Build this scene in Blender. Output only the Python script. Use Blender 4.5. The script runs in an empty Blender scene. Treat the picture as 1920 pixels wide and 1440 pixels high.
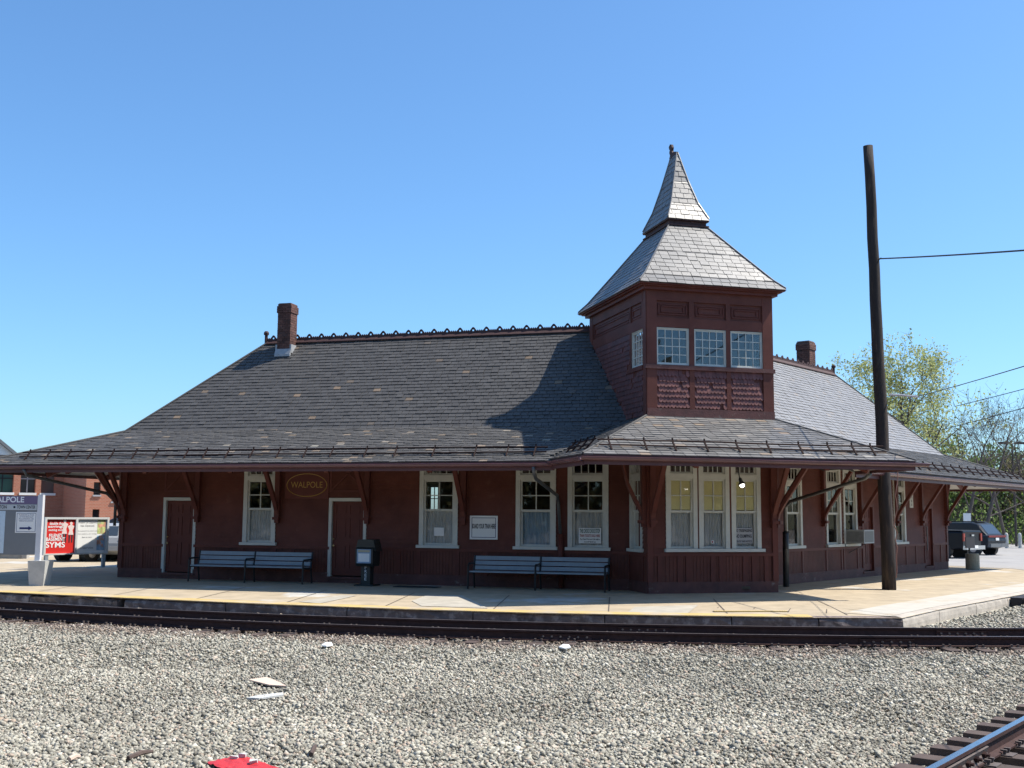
import bpy, math, random
import numpy as np
from mathutils import Vector, Matrix
rnd = random.Random(7)
SC = bpy.context.scene
COL = SC.collection
rad = math.radians
# ------------------------------------------------------------------ camera
FPX, PITCH, ROLL, EYE = 2106.12, 0.116182, 0.0073336, 1.9
_f = Vector((0, math.cos(PITCH), math.sin(PITCH))); _u0 = Vector((0, -math.sin(PITCH), math.cos(PITCH))); _r0 = Vector((1, 0, 0))
_rt = _r0 * math.cos(ROLL) + _u0 * math.sin(ROLL); _up = _u0 * math.cos(ROLL) - _r0 * math.sin(ROLL)
CAMP = Vector((0, 0, EYE))
cam = bpy.data.cameras.new('camera'); cam.sensor_width = 36; cam.lens = FPX / 1920 * 36; cam.clip_start = .1; cam.clip_end = 3000
camo = bpy.data.objects.new('camera', cam); COL.objects.link(camo)
m = Matrix.Identity(4)
for i in range(3):
    m[i][0] = _rt[i]; m[i][1] = _up[i]; m[i][2] = -_f[i]; m[i][3] = CAMP[i]
camo.matrix_world = m; SC.camera = camo
# ------------------------------------------------------------------ world, sun
SUN_AZ, SUN_EL = rad(86), rad(57)      # azimuth clockwise from +Y
w = bpy.data.worlds.new('World'); SC.world = w; w.use_nodes = True
nt = w.node_tree; bg = nt.nodes['Background']; sky = nt.nodes.new('ShaderNodeTexSky'); sky.sky_type = 'NISHITA'
sky.sun_disc = False; sky.sun_elevation = SUN_EL; sky.sun_rotation = SUN_AZ; sky.altitude = 50; sky.air_density = 1.0; sky.dust_density = 1.0; sky.ozone_density = 10.0
wb_ = nt.nodes.new('ShaderNodeMix'); wb_.data_type = 'RGBA'; wb_.blend_type = 'MULTIPLY'; wb_.inputs[0].default_value = 1; wb_.inputs[7].default_value = (.87, 1.01, 1.0, 1)   # even white balance of the whole sky
nt.links.new(sky.outputs[0], wb_.inputs[6]); nt.links.new(wb_.outputs[2], bg.inputs[0]); bg.inputs[1].default_value = 0.11
sun = bpy.data.lights.new('sun', 'SUN'); sun.energy = 3.95; sun.angle = rad(.5); sun.color = (1, .94, .84)
suno = bpy.data.objects.new('sun', sun); COL.objects.link(suno)
sd = Vector((math.sin(SUN_AZ) * math.cos(SUN_EL), math.cos(SUN_AZ) * math.cos(SUN_EL), math.sin(SUN_EL)))
suno.rotation_euler = sd.to_track_quat('Z', 'Y').to_euler(); suno.location = sd * 60
SC.view_settings.view_transform = 'Standard'; SC.view_settings.look = 'None'; SC.view_settings.exposure = 0.97; SC.view_settings.gamma = 1
SC.view_settings.use_curve_mapping = False
SC.render.engine = 'CYCLES'
# ------------------------------------------------------------------ helpers
def ray(px):
    return _f * FPX + _rt * (px[0] - 960) - _up * (px[1] - 720)
def ground(px, z=0.):
    q = ray(px); return CAMP + q * ((z - EYE) / q.z)
def at_y(px, y):
    q = ray(px); return CAMP + q * (y / q.y)
WPOS = {}
class Fr:
    """local frame: s along u, off along outward n, z up"""
    def __init__(s, o, u, n): s.o = Vector((o[0], o[1], 0)); s.u = Vector((u[0], u[1], 0)).normalized(); s.n = Vector((n[0], n[1], 0)).normalized()
    def P(s, a, o=0., z=0.): return s.o + s.u * a + s.n * o + Vector((0, 0, z))
    def px(s, px, off=0.):
        q = ray(px); b = s.o + s.n * off; t = (b - CAMP).dot(s.n) / q.dot(s.n); X = CAMP + q * t
        return (X - s.o).dot(s.u), X.z
    def loc(s, X): d = X - s.o; return d.dot(s.u), d.dot(s.n)
L = Fr((3.0819, 29.2906), (-.96013, .27955), (-.27955, -.96013))
T = Fr((3.3934, 28.0716), (.96675, .25571), (.25571, -.96675))
R = Fr((7.9590, 32.5708), (.63470, .77276), (.77276, -.63470))
S = Fr((3.3934, 28.0716), (-.25571, .96675), (-.96675, -.25571))      # bay / tower left side, s = depth back
_D = T.P(3.5); Q = Fr((_D.x, _D.y), (-.25571, .96675), (.96675, .25571))  # bay / tower right side
XY = Fr((0, 0), (1, 0), (0, -1))
class MB:
    def __init__(s): s.v = []; s.f = []
    def add(s, vs, fs):
        b = len(s.v); s.v += [tuple(x) for x in vs]; s.f += [tuple(i + b for i in f) for f in fs]
    def hexa(s, p): s.add(p, [(0, 3, 2, 1), (4, 5, 6, 7), (0, 1, 5, 4), (1, 2, 6, 5), (2, 3, 7, 6), (3, 0, 4, 7)])
    def box(s, fr, a0, a1, o0, o1, z0, z1):
        if a0 > a1: a0, a1 = a1, a0
        if o0 > o1: o0, o1 = o1, o0
        P = fr.P
        s.hexa([P(a0, o1, z0), P(a1, o1, z0), P(a1, o0, z0), P(a0, o0, z0), P(a0, o1, z1), P(a1, o1, z1), P(a1, o0, z1), P(a0, o0, z1)]); return s
    def prism(s, pts, vec):
        n = len(pts); vec = Vector(vec)
        s.add([Vector(p) for p in pts] + [Vector(p) + vec for p in pts], [tuple(range(n))[::-1], tuple(range(n, 2 * n))] + [(i, (i + 1) % n, n + (i + 1) % n, n + i) for i in range(n)]); return s
    def prof(s, fr, poly, a0, a1):      # poly [(off,z)] extruded along s
        return s.prism([fr.P(a0, o, z) for o, z in poly], fr.u * (a1 - a0))
    def outl(s, fr, poly, o0, o1):      # poly [(s,z)] extruded along n
        return s.prism([fr.P(a, o0, z) for a, z in poly], fr.n * (o1 - o0))
    def tube(s, pts, r, seg=6, cap=True):
        pts = [Vector(p) for p in pts]; n = len(pts); rs = r if isinstance(r, (list, tuple)) else [r] * n
        vs = []; fs = []; ref = None
        for i, p in enumerate(pts):
            d = (pts[min(i + 1, n - 1)] - pts[max(i - 1, 0)]).normalized()
            if ref is None: ref = d.orthogonal().normalized()
            ref = (ref - d * ref.dot(d)); ref = ref.normalized() if ref.length > 1e-6 else d.orthogonal().normalized()
            q = d.cross(ref)
            vs += [p + (ref * math.cos(2 * math.pi * k / seg) + q * math.sin(2 * math.pi * k / seg)) * rs[i] for k in range(seg)]
        for i in range(n - 1):
            for k in range(seg):
                a = i * seg + k; b = i * seg + (k + 1) % seg; fs.append((a, b, b + seg, a + seg))
        if cap: fs += [tuple(range(seg))[::-1], tuple(range((n - 1) * seg, n * seg))]
        s.add(vs, fs); return s
    def bar(s, a, b, wd, ht, up=Vector((0, 0, 1))):
        a = Vector(a); b = Vector(b); d = (b - a).normalized(); sd_ = d.cross(up).normalized() * (wd / 2); uu = sd_.cross(d).normalized() * (ht / 2)
        s.hexa([a - sd_ - uu, a + sd_ - uu, b + sd_ - uu, b - sd_ - uu, a - sd_ + uu, a + sd_ + uu, b + sd_ + uu, b - sd_ + uu]); return s
    def lathe(s, c, prof, seg=16, axis=Vector((0, 0, 1))):
        c = Vector(c); axis = axis.normalized(); e = axis.orthogonal().normalized(); g = axis.cross(e); n = len(prof)
        vs = [c + axis * z + (e * math.cos(2 * math.pi * k / seg) + g * math.sin(2 * math.pi * k / seg)) * r for r, z in prof for k in range(seg)]
        fs = [(i * seg + k, i * seg + (k + 1) % seg, (i + 1) * seg + (k + 1) % seg, (i + 1) * seg + k) for i in range(n - 1) for k in range(seg)]
        fs += [tuple(range(seg))[::-1], tuple(range((n - 1) * seg, n * seg))]
        s.add(vs, fs); return s
    def build(s, name, mat, parent=None, smooth=False, **pr):
        me = bpy.data.meshes.new(name); arr = np.array(s.v); c = (arr.min(0) + arr.max(0)) / 2
        if parent is None: c[2] = arr.min(0)[2]
        me.from_pydata((arr - c).tolist(), [], s.f); me.materials.append(mat)
        if smooth: me.polygons.foreach_set('use_smooth', [True] * len(me.polygons))
        o = bpy.data.objects.new(name, me); COL.objects.link(o); place(o, Matrix.Translation(c), parent); props(o, **pr); return o
def place(o, M, parent=None):
    o.matrix_basis = M; WPOS[o.name] = M.translation.copy()
    if parent is not None:
        o.parent = parent; o.matrix_parent_inverse = Matrix.Translation(-WPOS[parent.name])
def props(o, label=None, cat=None, group=None, kind=None):
    if label: o['label'] = label
    if cat: o['category'] = cat
    if group: o['group'] = group
    if kind: o['kind'] = kind
def thing(name, loc, label, cat, group=None):
    o = bpy.data.objects.new(name, None); COL.objects.link(o); o.empty_display_size = .2
    place(o, Matrix.Translation(Vector(loc))); props(o, label, cat, group); return o
def inst(name, me, M, parent):
    o = bpy.data.objects.new(name, me); COL.objects.link(o); place(o, M, parent); return o
def bx(name, mat, parent, fr, *a, **k): return MB().box(fr, *a).build(name, mat, parent, **k)
# ------------------------------------------------------------------ materials
MATS = {}
def mat(name, col, rough=.7, var=.0, scale=6., bump=0., bscale=60., metal=0., spec=.5, col2=None, thr=None, stretch=None, island=0.):
    """principled; var = brightness noise, col2/thr = second colour in patches, island = per-piece brightness"""
    M = bpy.data.materials.new(name); M.use_nodes = True; n = M.node_tree.nodes; l = M.node_tree.links; b = n['Principled BSDF']
    b.inputs['Roughness'].default_value = rough; b.inputs['Metallic'].default_value = metal; b.inputs['Specular IOR Level'].default_value = spec
    g = n.new('ShaderNodeNewGeometry'); pos = g.outputs['Position']
    if stretch:
        mp = n.new('ShaderNodeMapping'); mp.inputs['Scale'].default_value = stretch; l.new(pos, mp.inputs[0]); pos = mp.outputs[0]
    def noise(sc, det=5):
        t = n.new('ShaderNodeTexNoise'); t.inputs['Scale'].default_value = sc; t.inputs['Detail'].default_value = det; t.inputs['Roughness'].default_value = .62; l.new(pos, t.inputs['Vector']); return t.outputs['Fac']
    def mixc(fac, a, bb, mode='MIX'):
        x = n.new('ShaderNodeMix'); x.data_type = 'RGBA'; x.blend_type = mode
        for s_, v_ in ((0, fac), (6, a), (7, bb)):
            if isinstance(v_, (int, float)): x.inputs[s_].default_value = v_
            elif isinstance(v_, tuple): x.inputs[s_].default_value = (*v_, 1)
            else: l.new(v_, x.inputs[s_])
        return x.outputs[2]
    c = tuple(col)
    if col2:
        r = n.new('ShaderNodeMapRange'); r.inputs[1].default_value = thr[0]; r.inputs[2].default_value = thr[1]; l.new(noise(thr[2] if len(thr) > 2 else scale * .7, 6), r.inputs[0]); c = mixc(r.outputs[0], c, tuple(col2))
    if var:
        r = n.new('ShaderNodeMapRange'); r.inputs[1].default_value = .25; r.inputs[2].default_value = .75; r.inputs[3].default_value = 1 - var; r.inputs[4].default_value = 1 + var; l.new(noise(scale), r.inputs[0])
        cc = n.new('ShaderNodeCombineColor'); [l.new(r.outputs[0], cc.inputs[i]) for i in range(3)]; c = mixc(1., c, cc.outputs[0], 'MULTIPLY')
    if island:
        r = n.new('ShaderNodeMapRange'); r.inputs[3].default_value = 1 - island; r.inputs[4].default_value = 1 + island; l.new(g.outputs['Random Per Island'], r.inputs[0])
        cc = n.new('ShaderNodeCombineColor'); [l.new(r.outputs[0], cc.inputs[i]) for i in range(3)]; c = mixc(1., c, cc.outputs[0], 'MULTIPLY')
    if isinstance(c, tuple): b.inputs['Base Color'].default_value = (*c, 1)
    else: l.new(c, b.inputs['Base Color'])
    if bump:
        bp = n.new('ShaderNodeBump'); bp.inputs['Strength'].default_value = bump; bp.inputs['Distance'].default_value = .02; l.new(noise(bscale, 4), bp.inputs['Height']); l.new(bp.outputs[0], b.inputs['Normal'])
    MATS[name] = M; return M
def ramp_mat(name, stops, rough, use='island', bump=.3, bscale=40, var=.25, scale=5., spec=.5, transl=0.):
    """colour picked per piece from constant-step stops [(pos,col)]"""
    M = mat(name, (1, 1, 1), rough, 0, bump=bump, bscale=bscale, spec=spec); n = M.node_tree.nodes; l = M.node_tree.links; b = n['Principled BSDF']
    if use == 'island': src = n.new('ShaderNodeNewGeometry').outputs['Random Per Island']
    else: src = n.new('ShaderNodeObjectInfo').outputs['Random']
    cr = n.new('ShaderNodeValToRGB'); e = cr.color_ramp; e.interpolation = 'LINEAR' if use != 'step' else 'CONSTANT'
    while len(e.elements) < len(stops): e.elements.new(.5)
    for q, (p, c) in zip(e.elements, stops): q.position = p; q.color = (*c, 1)
    l.new(src, cr.inputs[0]); out = cr.outputs[0]
    g = n.new('ShaderNodeNewGeometry'); t = n.new('ShaderNodeTexNoise'); t.inputs['Scale'].default_value = scale; t.inputs['Detail'].default_value = 6; l.new(g.outputs['Position'], t.inputs['Vector'])
    r = n.new('ShaderNodeMapRange'); r.inputs[1].default_value = .25; r.inputs[2].default_value = .75; r.inputs[3].default_value = 1 - var; r.inputs[4].default_value = 1 + var; l.new(t.outputs['Fac'], r.inputs[0])
    cc = n.new('ShaderNodeCombineColor'); [l.new(r.outputs[0], cc.inputs[i]) for i in range(3)]
    x = n.new('ShaderNodeMix'); x.data_type = 'RGBA'; x.blend_type = 'MULTIPLY'; x.inputs[0].default_value = 1; l.new(out, x.inputs[6]); l.new(cc.outputs[0], x.inputs[7]); l.new(x.outputs[2], b.inputs['Base Color'])
    if transl:
        tb = n.new('ShaderNodeBsdfTranslucent'); l.new(x.outputs[2], tb.inputs[0]); ms = n.new('ShaderNodeMixShader'); ms.inputs[0].default_value = transl
        l.new(b.outputs[0], ms.inputs[1]); l.new(tb.outputs[0], ms.inputs[2]); l.new(ms.outputs[0], n['Material Output'].inputs[0])
    return M
def glass(name, tint=(.9, .95, .95), refl=1.0):
    M = bpy.data.materials.new(name); M.use_nodes = True; n = M.node_tree.nodes; l = M.node_tree.links; n.remove(n['Principled BSDF'])
    tr = n.new('ShaderNodeBsdfTransparent'); tr.inputs[0].default_value = (*tint, 1); gl = n.new('ShaderNodeBsdfGlossy'); gl.inputs['Roughness'].default_value = .02
    fr = n.new('ShaderNodeFresnel'); fr.inputs[0].default_value = 1.5; mu = n.new('ShaderNodeMath'); mu.operation = 'MULTIPLY_ADD'; mu.inputs[1].default_value = 1.1 * refl; mu.inputs[2].default_value = .0 * refl; mu.use_clamp = True
    ms = n.new('ShaderNodeMixShader'); l.new(fr.outputs[0], mu.inputs[0]); l.new(mu.outputs[0], ms.inputs[0]); l.new(tr.outputs[0], ms.inputs[1]); l.new(gl.outputs[0], ms.inputs[2]); l.new(ms.outputs[0], n['Material Output'].inputs[0])
    return M
def emis(name, col, st):
    M = mat(name, (.8, .8, .8)); b = M.node_tree.nodes['Principled BSDF']; b.inputs['Emission Color'].default_value = (*col, 1); b.inputs['Emission Strength'].default_value = st; return M
MAR = mat('maroon_paint', (.122, .041, .030), .6, .3, 1.3, .25, 35, spec=.2, col2=(.155, .062, .047), thr=(.6, .78, 4.))
MARD = mat('maroon_trim', (.12, .036, .027), .55, .15, 3., .15, 30, spec=.22)
SHIN = mat('shingle_paint', (.105, .031, .026), .6, .2, 4, .3, 50, island=.22)
WOODW = mat('weathered_paint', (.1, .034, .028), .7, .35, 4, .4, 30, col2=(.2, .15, .125), thr=(.62, .74, 5.))
WHT = mat('cream_trim', (.52, .52, .47), .5, .1, 4, .1, 40)
SOF = mat('soffit_paint', (.62, .6, .54), .7, .12, 2)
DECK = mat('roof_deck', (.02, .02, .022), .9)
DARKM = mat('interior_plaster', (.16, .13, .1), .9, .1, 2)
FLOORI = mat('interior_floor', (.1, .07, .045), .7)
GL = glass('window_glass', (.97, .98, .98)); GLT = glass('tower_glass', (.85, .92, .95), 1.5)
CURT = mat('lace_curtain', (.52, .52, .5), .9, .15, 8, stretch=(8, 8, .6))
CURB = mat('blue_curtain', (.32, .4, .46), .9, .2, 6, stretch=(8, 8, .6))
SHADE = mat('yellow_shade', (.93, .83, .42), .8, .08, 3)
PINK = mat('pink_shade', (.5, .36, .34), .85, .1, 3)
PAPER = mat('white_paper', (.75, .75, .73), .8)
GUT = mat('gutter_enamel', (.12, .055, .062), .25, .2, 3, .12, 25)
GUTD = mat('fascia_paint', (.09, .032, .034), .5, .2, 3)
GALV = mat('galvanised_pipe', (.13, .135, .14), .45, .25, 5, metal=.6)
RUSTB = mat('rusted_iron', (.022, .011, .010), .8, .3, 12, .2, 60, spec=.15)
BLK = mat('black_metal', (.012, .012, .014), .4, .1, 5)
CREST = mat('terracotta_crest', (.05, .02, .018), .75, .3, 6, .3, 40)
sl = [(0., (.064, .06, .0565)), (.5, (.072, .068, .0645)), (.988, (.08, .0755, .0715)), (.993, (.17, .125, .085)), (1., (.2, .145, .1))]
SLATE = ramp_mat('slate', sl, .55, 'island', .3, 30, .1, 2.5, spec=.35)
slp = [(0., (.077, .0725, .068)), (.6, (.09, .085, .08)), (.945, (.099, .0935, .088)), (.955, (.18, .145, .11)), (.985, (.22, .17, .125)), (1., (.28, .26, .22))]
SLATEP = ramp_mat('patched_slate', slp, .55, 'island', .3, 30, .16, 2.5, spec=.35)
slt = [(0., (.135, .129, .124)), (.5, (.15, .143, .138)), (1., (.165, .158, .152))]
SLATET = ramp_mat('tower_slate', slt, .42, 'island', .1, 30, .1, 2.5, spec=.5)
SLATETO = ramp_mat('tower_slate_piece', slt, .42, 'object', .1, 30, .1, 2.5, spec=.5)
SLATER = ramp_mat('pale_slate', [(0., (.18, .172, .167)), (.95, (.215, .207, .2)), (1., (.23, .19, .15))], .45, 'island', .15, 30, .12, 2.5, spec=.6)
slk = [(0., (.125, .119, .114)), (.6, (.155, .148, .142)), (.9, (.178, .17, .162)), (.93, (.22, .175, .135)), (.975, (.25, .19, .14)), (1., (.3, .28, .25))]
SLATEK = ramp_mat('canopy_slate', slk, .5, 'island', .2, 30, .14, 2.5, spec=.5)
SLATEKO = ramp_mat('canopy_slate_piece', slk, .5, 'object', .2, 30, .14, 2.5, spec=.5)
# ------------------------------------------------------------------ station building
ST = thing('station_building', T.P(1.75, -2, 0), 'long dark red wooden railway station with slate roof and pointed corner tower', 'station')
OV = 2.9; ZK = 4.29; ZE = 3.2; ZR = 7.3; DR = 3.0          # overhang, kick height, eave height, ridge height, ridge depth
KL = (ZK - ZE) / OV; KU = (ZR - ZK) / DR
SA, SF = 15.25, 13.52                                     # end corners of the two wings
TZ, TE = 4.4, 3.25                                        # bay canopy: height at tower, at eave
CL, CR = -2.66, 5.65                                      # bay canopy end lines (T.s)
TD = 4.4                                                  # tower depth
def wall(fr, s0, s1, z1, ops, stiles=(), doors=(), zc=.99):
    m = MB(); z = zc; st = .115
    def spans(za, zb, extra=()):
        iv = [(s0, s1)]
        for a, b, c, d in list(ops) + [(a, b, 0, e) for a, b, e in doors]:
            if c < (za + zb) / 2 < d:
                iv = [q for x, y in iv for q in ((x, min(y, a)), (max(x, b), y)) if q[1] - q[0] > .01]
        return iv
    while z < z1 - .01:
        for a, b in spans(z, z + st):
            P = fr.P; o0 = .03; m.add([P(a, o0, z), P(b, o0, z), P(b, .004, z + st), P(a, .004, z + st), P(a, .004, z), P(b, .004, z)], [(0, 1, 2, 3), (4, 5, 1, 0), (0, 3, 4), (1, 5, 2)])
        z += st
    zs = sorted({0., zc, z1} | {c for o in ops for c in o[2:]} | {d[2] for d in doors})
    for za, zb in zip(zs, zs[1:]):                            # solid core behind the boards
        for a, b in spans(za, zb): m.box(fr, a, b, -.16, .002, za, zb)
    w = m.build('wall', MAR, ST)
    edges = sorted([s0] + [q for d in doors for q in d[:2]] + [s1])
    for a, b in zip(edges[::2], edges[1::2]):
        if b - a < .05: continue
        bx('skirt_board', WOODW, w, fr, a, b, .003, .04, 0, .28)
        bx('belt_rail', MARD, w, fr, a, b, .003, .05, .91, .99)
        cuts = sorted([a] + [q for q in stiles if a + .2 < q < b - .2] + [b])
        for c in cuts:
            c0, c1 = max(a, c - .055), min(b, c + .055)
            bx('stile', MARD, w, fr, c0, c1, .003, .034, .28, .91)
        for c, d in zip(cuts, cuts[1:]):
            p = MB(); x = c + .056; n = max(2, int((d - c - .11) / .085)); st2 = (d - c - .112) / n
            for i in range(n): p.box(fr, x + i * st2 + .005, x + (i + 1) * st2 - .005, .003, .014, .281, .909)
            p.build('panel', MAR, w)
    return w
def grid_sash(fr, a, b, z0, z1, o, nx, nz, stile, mun, name, par, th=.035, gm=None, wm=None):
    m = MB(); wm = wm or WHT
    m.box(fr, a, a + stile, o, o + th, z0, z1); m.box(fr, b - stile, b, o, o + th, z0, z1)
    m.box(fr, a + stile, b - stile, o + .001, o + th - .001, z0, z0 + stile); m.box(fr, a + stile, b - stile, o + .001, o + th - .001, z1 - stile, z1)
    A, B, Z0, Z1 = a + stile, b - stile, z0 + stile, z1 - stile
    for i in range(1, nx): x = A + (B - A) * i / nx; m.box(fr, x - mun / 2, x + mun / 2, o + .006, o + th - .004, Z0, Z1)
    for i in range(1, nz): z = Z0 + (Z1 - Z0) * i / nz; m.box(fr, A, B, o + .008, o + th - .006, z - mun / 2, z + mun / 2)
    m.build(name, wm, par)
    for i in range(nx):
        for j in range(nz):
            e = rnd.uniform(-.0006, .0006)
            x0, x1 = A + (B - A) * i / nx, A + (B - A) * (i + 1) / nx; y0, y1 = Z0 + (Z1 - Z0) * j / nz, Z0 + (Z1 - Z0) * (j + 1) / nz; P = fr.P; oo = o + .012
            MB().add([], []) if 0 else None
            q = MB(); q.hexa([P(x0, oo + .003 + e, y0), P(x1, oo + .003, y0), P(x1, oo, y0), P(x0, oo + e, y0), P(x0, oo + .003, y1), P(x1, oo + .003 - e, y1), P(x1, oo - e, y1), P(x0, oo, y1)]); q.build('pane', gm or GL, par)
def curtain(fr, a, b, z0, z1, o, m_, par, name='curtain', amp=.02, n=40):
    q = MB(); vs = []; ph = rnd.random() * 9
    for i in range(n + 1):
        x = a + (b - a) * i / n; d = amp * math.sin(i * 1.3 + ph) + amp * .5 * math.sin(i * .47 + ph * 2)
        vs += [fr.P(x, o + d, z0), fr.P(x, o + d * .7, z1)]
    q.add(vs, [(2 * i, 2 * i + 2, 2 * i + 3, 2 * i + 1) for i in range(n)]); return q.build(name, m_, par, smooth=True)
def window(fr, s0, s1, z0=1.0, z1=3.46, sill=True, low='curtain', up=None, cw=.12, zm=2.02, zt=2.84, sash=True, cmat=None):
    m = MB(); m.box(fr, s0, s0 + cw, -.165, .045, z0 + .08, z1); m.box(fr, s1 - cw, s1, -.165, .045, z0 + .08, z1)
    m.box(fr, s0 + cw, s1 - cw, -.165, .043, z1 - .11, z1); m.box(fr, s0 + cw, s1 - cw, -.12, .038, zt, zt + .13)
    w = m.build('window', WHT, ST)
    if sill: bx('sill', WHT, w, fr, s0 - .06, s1 + .06, -.16, .11, z0, z0 + .079)
    a, b = s0 + cw, s1 - cw
    grid_sash(fr, a, b, z0 + .08, zm + .02, -.075, 1, 1, .055, .02, 'lower_sash', w)
    grid_sash(fr, a, b, zm - .02, zt, -.036, 2, 2, .05, .026, 'upper_sash', w)
    grid_sash(fr, a, b, zt + .13, z1 - .11, -.05, 4, 1, .045, .022, 'transom_sash', w)
    if low: curtain(fr, a + .02, b - .02, z0 + .1, zm + (.02 if low != 'full' else .7), -.115, cmat or CURT, w)
    if up: bx('roller_shade', up, w, fr, a + .03, b - .03, -.05, -.045, zm + .045, zt - .02)
    return w
def door(fr, s0, s1, zb=.17, zt=2.34, trim=WHT, tw=.09, panelled=True, knob_low=True):
    m = MB(); m.box(fr, s0, s0 + tw, -.16, .04, zb, zt); m.box(fr, s1 - tw, s1, -.16, .04, zb, zt); m.box(fr, s0 + tw, s1 - tw, -.16, .038, zt - tw, zt)
    fo = m.build('door_frame', trim, ST); a, b = s0 + tw, s1 - tw; c0, c1 = zb + .03, zt - tw - .004
    d = MB(); st = .11; mid = (a + b) / 2; zz = [c0, c0 + .2, c0 + .84, c0 + 1.04, c1 - .46, c1 - .36, c1 - .1, c1][:]
    d.box(fr, a + .004, b - .004, -.09, -.06, c0, c1)
    for x0, x1 in ((a + .004, a + st), (mid - .05, mid + .05), (b - st, b - .004)): d.box(fr, x0, x1, -.06, -.042, c0, c1)
    for z0_, z1_ in ((c0, zz[1]), (zz[2], zz[3]), (zz[4], zz[5]), (zz[6], c1)):
        d.box(fr, a + st, mid - .05, -.06, -.043, z0_, z1_); d.box(fr, mid + .05, b - st, -.06, -.043, z0_, z1_)
    do = d.build('door', MARD, ST)
    for z0_, z1_ in ((zz[1], zz[2]), (zz[3], zz[4]), (zz[5], zz[6])):
        for x0, x1 in ((a + st, mid - .05), (mid + .05, b - st)): bx('door_panel', MARD, do, fr, x0 + .035, x1 - .035, -.0595, -.047, z0_ + .035, z1_ - .035)
    bx('threshold', WOODW, do, fr, s0 - .02, s1 + .02, -.1, .07, zb - .06, zb + .002); bx('riser', WOODW, do, fr, s0 + .04, s1 - .04, -.14, .03, 0, zb - .061)
    return do
BRASS = mat('brass', (.5, .4, .2), .3, metal=.9)
# walls, windows, doors -------------------------------------------------
lw = [(10.16, 11.19), (4.70, 5.81), (1.97, 3.07), (.56, 1.65)]
ld = [(12.72, 13.81), (7.37, 8.51)]
ins = .04
wall(L, 0, SA, 4.2, [(a + ins, b - ins, 1.03, 3.44) for a, b in lw], [q for a, b in lw for q in (a, b)] + [6.4, 9.6, 14.5, 3.9], [(a + ins, b - ins, 2.32) for a, b in ld])
for i, (a, b) in enumerate(lw): window(L, a, b, cmat=CURB if i == 2 else CURT)
for a, b in ld:
    d_ = door(L, a, b)
    for z_, r_ in ((1.02, .03), (1.2, .022)):
        MB().lathe(L.P(b - .15, -.042, z_), [(.012, 0), (.012, .03), (r_, .04), (r_, .06), (.008, .07)], 10, L.n).build('knob', BRASS, d_)
    h = MB(); o_ = .03                                         # panel with saltire above each door
    h.box(L, a, b, .024, o_, 2.5, 2.56); h.box(L, a, a + .07, .024, o_ + .002, 2.56, 3.5); h.box(L, b - .07, b, .024, o_ + .002, 2.56, 3.5)
    for p, q in (((a + .07, 2.56), (b - .07, 3.5)), ((b - .07, 2.56), (a + .07, 3.5))): h.bar(L.P(p[0], .032, p[1]), L.P(q[0], .032, q[1]), .02, .05, L.n.cross(Vector((0, 0, 1))))
    h.build('over_door_trim', MARD, ST)
tw_ = [(.47, 1.32), (1.36, 2.2), (2.25, 3.07)]
wall(T, 0, 3.5, 4.3, [(.49, 3.05, 1.05, 3.44)], [.3, .82, 1.05, 1.72, 1.95, 2.6, 2.85, 3.2])
for i, (a, b) in enumerate(tw_): window(T, a, b, z0=1.02, sill=False, up=SHADE, cw=.11, cmat=CURT)
bx('mullion', MARD, ST, T, 1.3, 1.38, -.16, .03, 1.1, 3.46); bx('mullion', MARD, ST, T, 2.18, 2.27, -.16, .03, 1.1, 3.46)
bx('window_sill', WHT, ST, T, .42, 3.14, -.16, .12, 1.02, 1.099)
wall(S, 0, 1.26, 4.3, [(.34, 1.12, 1.03, 3.44)], [.3]); window(S, .3, 1.16, low=None, cw=.11)
wall(Q, 0, 1.75, 4.3, [], [.9])
rw = [(-.2, .91), (2.59, 3.71), (3.9, 4.97), (8.14, 9.24)]
rd = [(5.35, 6.35), (11.05, 11.98)]
wall(R, -2.53, SF, 4.2, [(a + ins, b - ins, 1.03, 3.44) for a, b in rw], [q for a, b in rw for q in (a, b)] + [-1.2, 7.2, 10.2, 12.8], [(a + ins, b - ins, 2.32) for a, b in rd])
window(R, *rw[0], low=None); window(R, *rw[1], low='curtain', cmat=PINK); window(R, *rw[2], up=None, low='full', cmat=CURT); window(R, *rw[3], low=None)
for a, b in rd:
    dd = door(R, a, b, trim=MARD)
MB().tube([R.P(11.18, .05, .75), R.P(11.18, .09, .75), R.P(11.18, .09, 1.6), R.P(11.18, .05, 1.6)], .018).build('door_rail', GALV, ST)
# end, back walls and the rooms
EL = Fr(L.P(SA)[:2], -L.n[:2] if 0 else (-L.n.x, -L.n.y), L.u[:2])
ER = Fr(R.P(SF)[:2], (-R.n.x, -R.n.y), R.u[:2])
wall(EL, 0, 6, 4.2, [], [1.5, 3, 4.5]); wall(ER, 0, 6, 4.2, [], [1.5, 3, 4.5])
BL = Fr(L.P(SA, -6)[:2], (-L.u.x, -L.u.y), (-L.n.x, -L.n.y)); BR = Fr(R.P(SF, -6)[:2], (-R.u.x, -R.u.y), (-R.n.x, -R.n.y))
_a = ray((803, 930)); _b = ray((827, 930))
def backhit(q):
    b_ = L.P(0, -6); t = (b_ - CAMP).dot(L.n) / q.dot(L.n); X = CAMP + q * t; return (X - BL.o).dot(BL.u)
bw0, bw1 = sorted((backhit(_a), backhit(_b)))
wall(BL, 0, 13.5, 4.2, [(bw0 + .05, bw1 - .05, 1.03, 3.44), (2.5, 3.5, 1.03, 3.44)], [4, 8]); window(BL, bw0 - .05, bw1 + .05, low=None, cw=.1); window(BL, 2.45, 3.55, low=None)
wall(BR, 0, 10.2, 4.2, [(5, 6, 1.03, 3.44)], [4, 8]); window(BR, 4.95, 6.05, low=None)
fl = MB()
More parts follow.
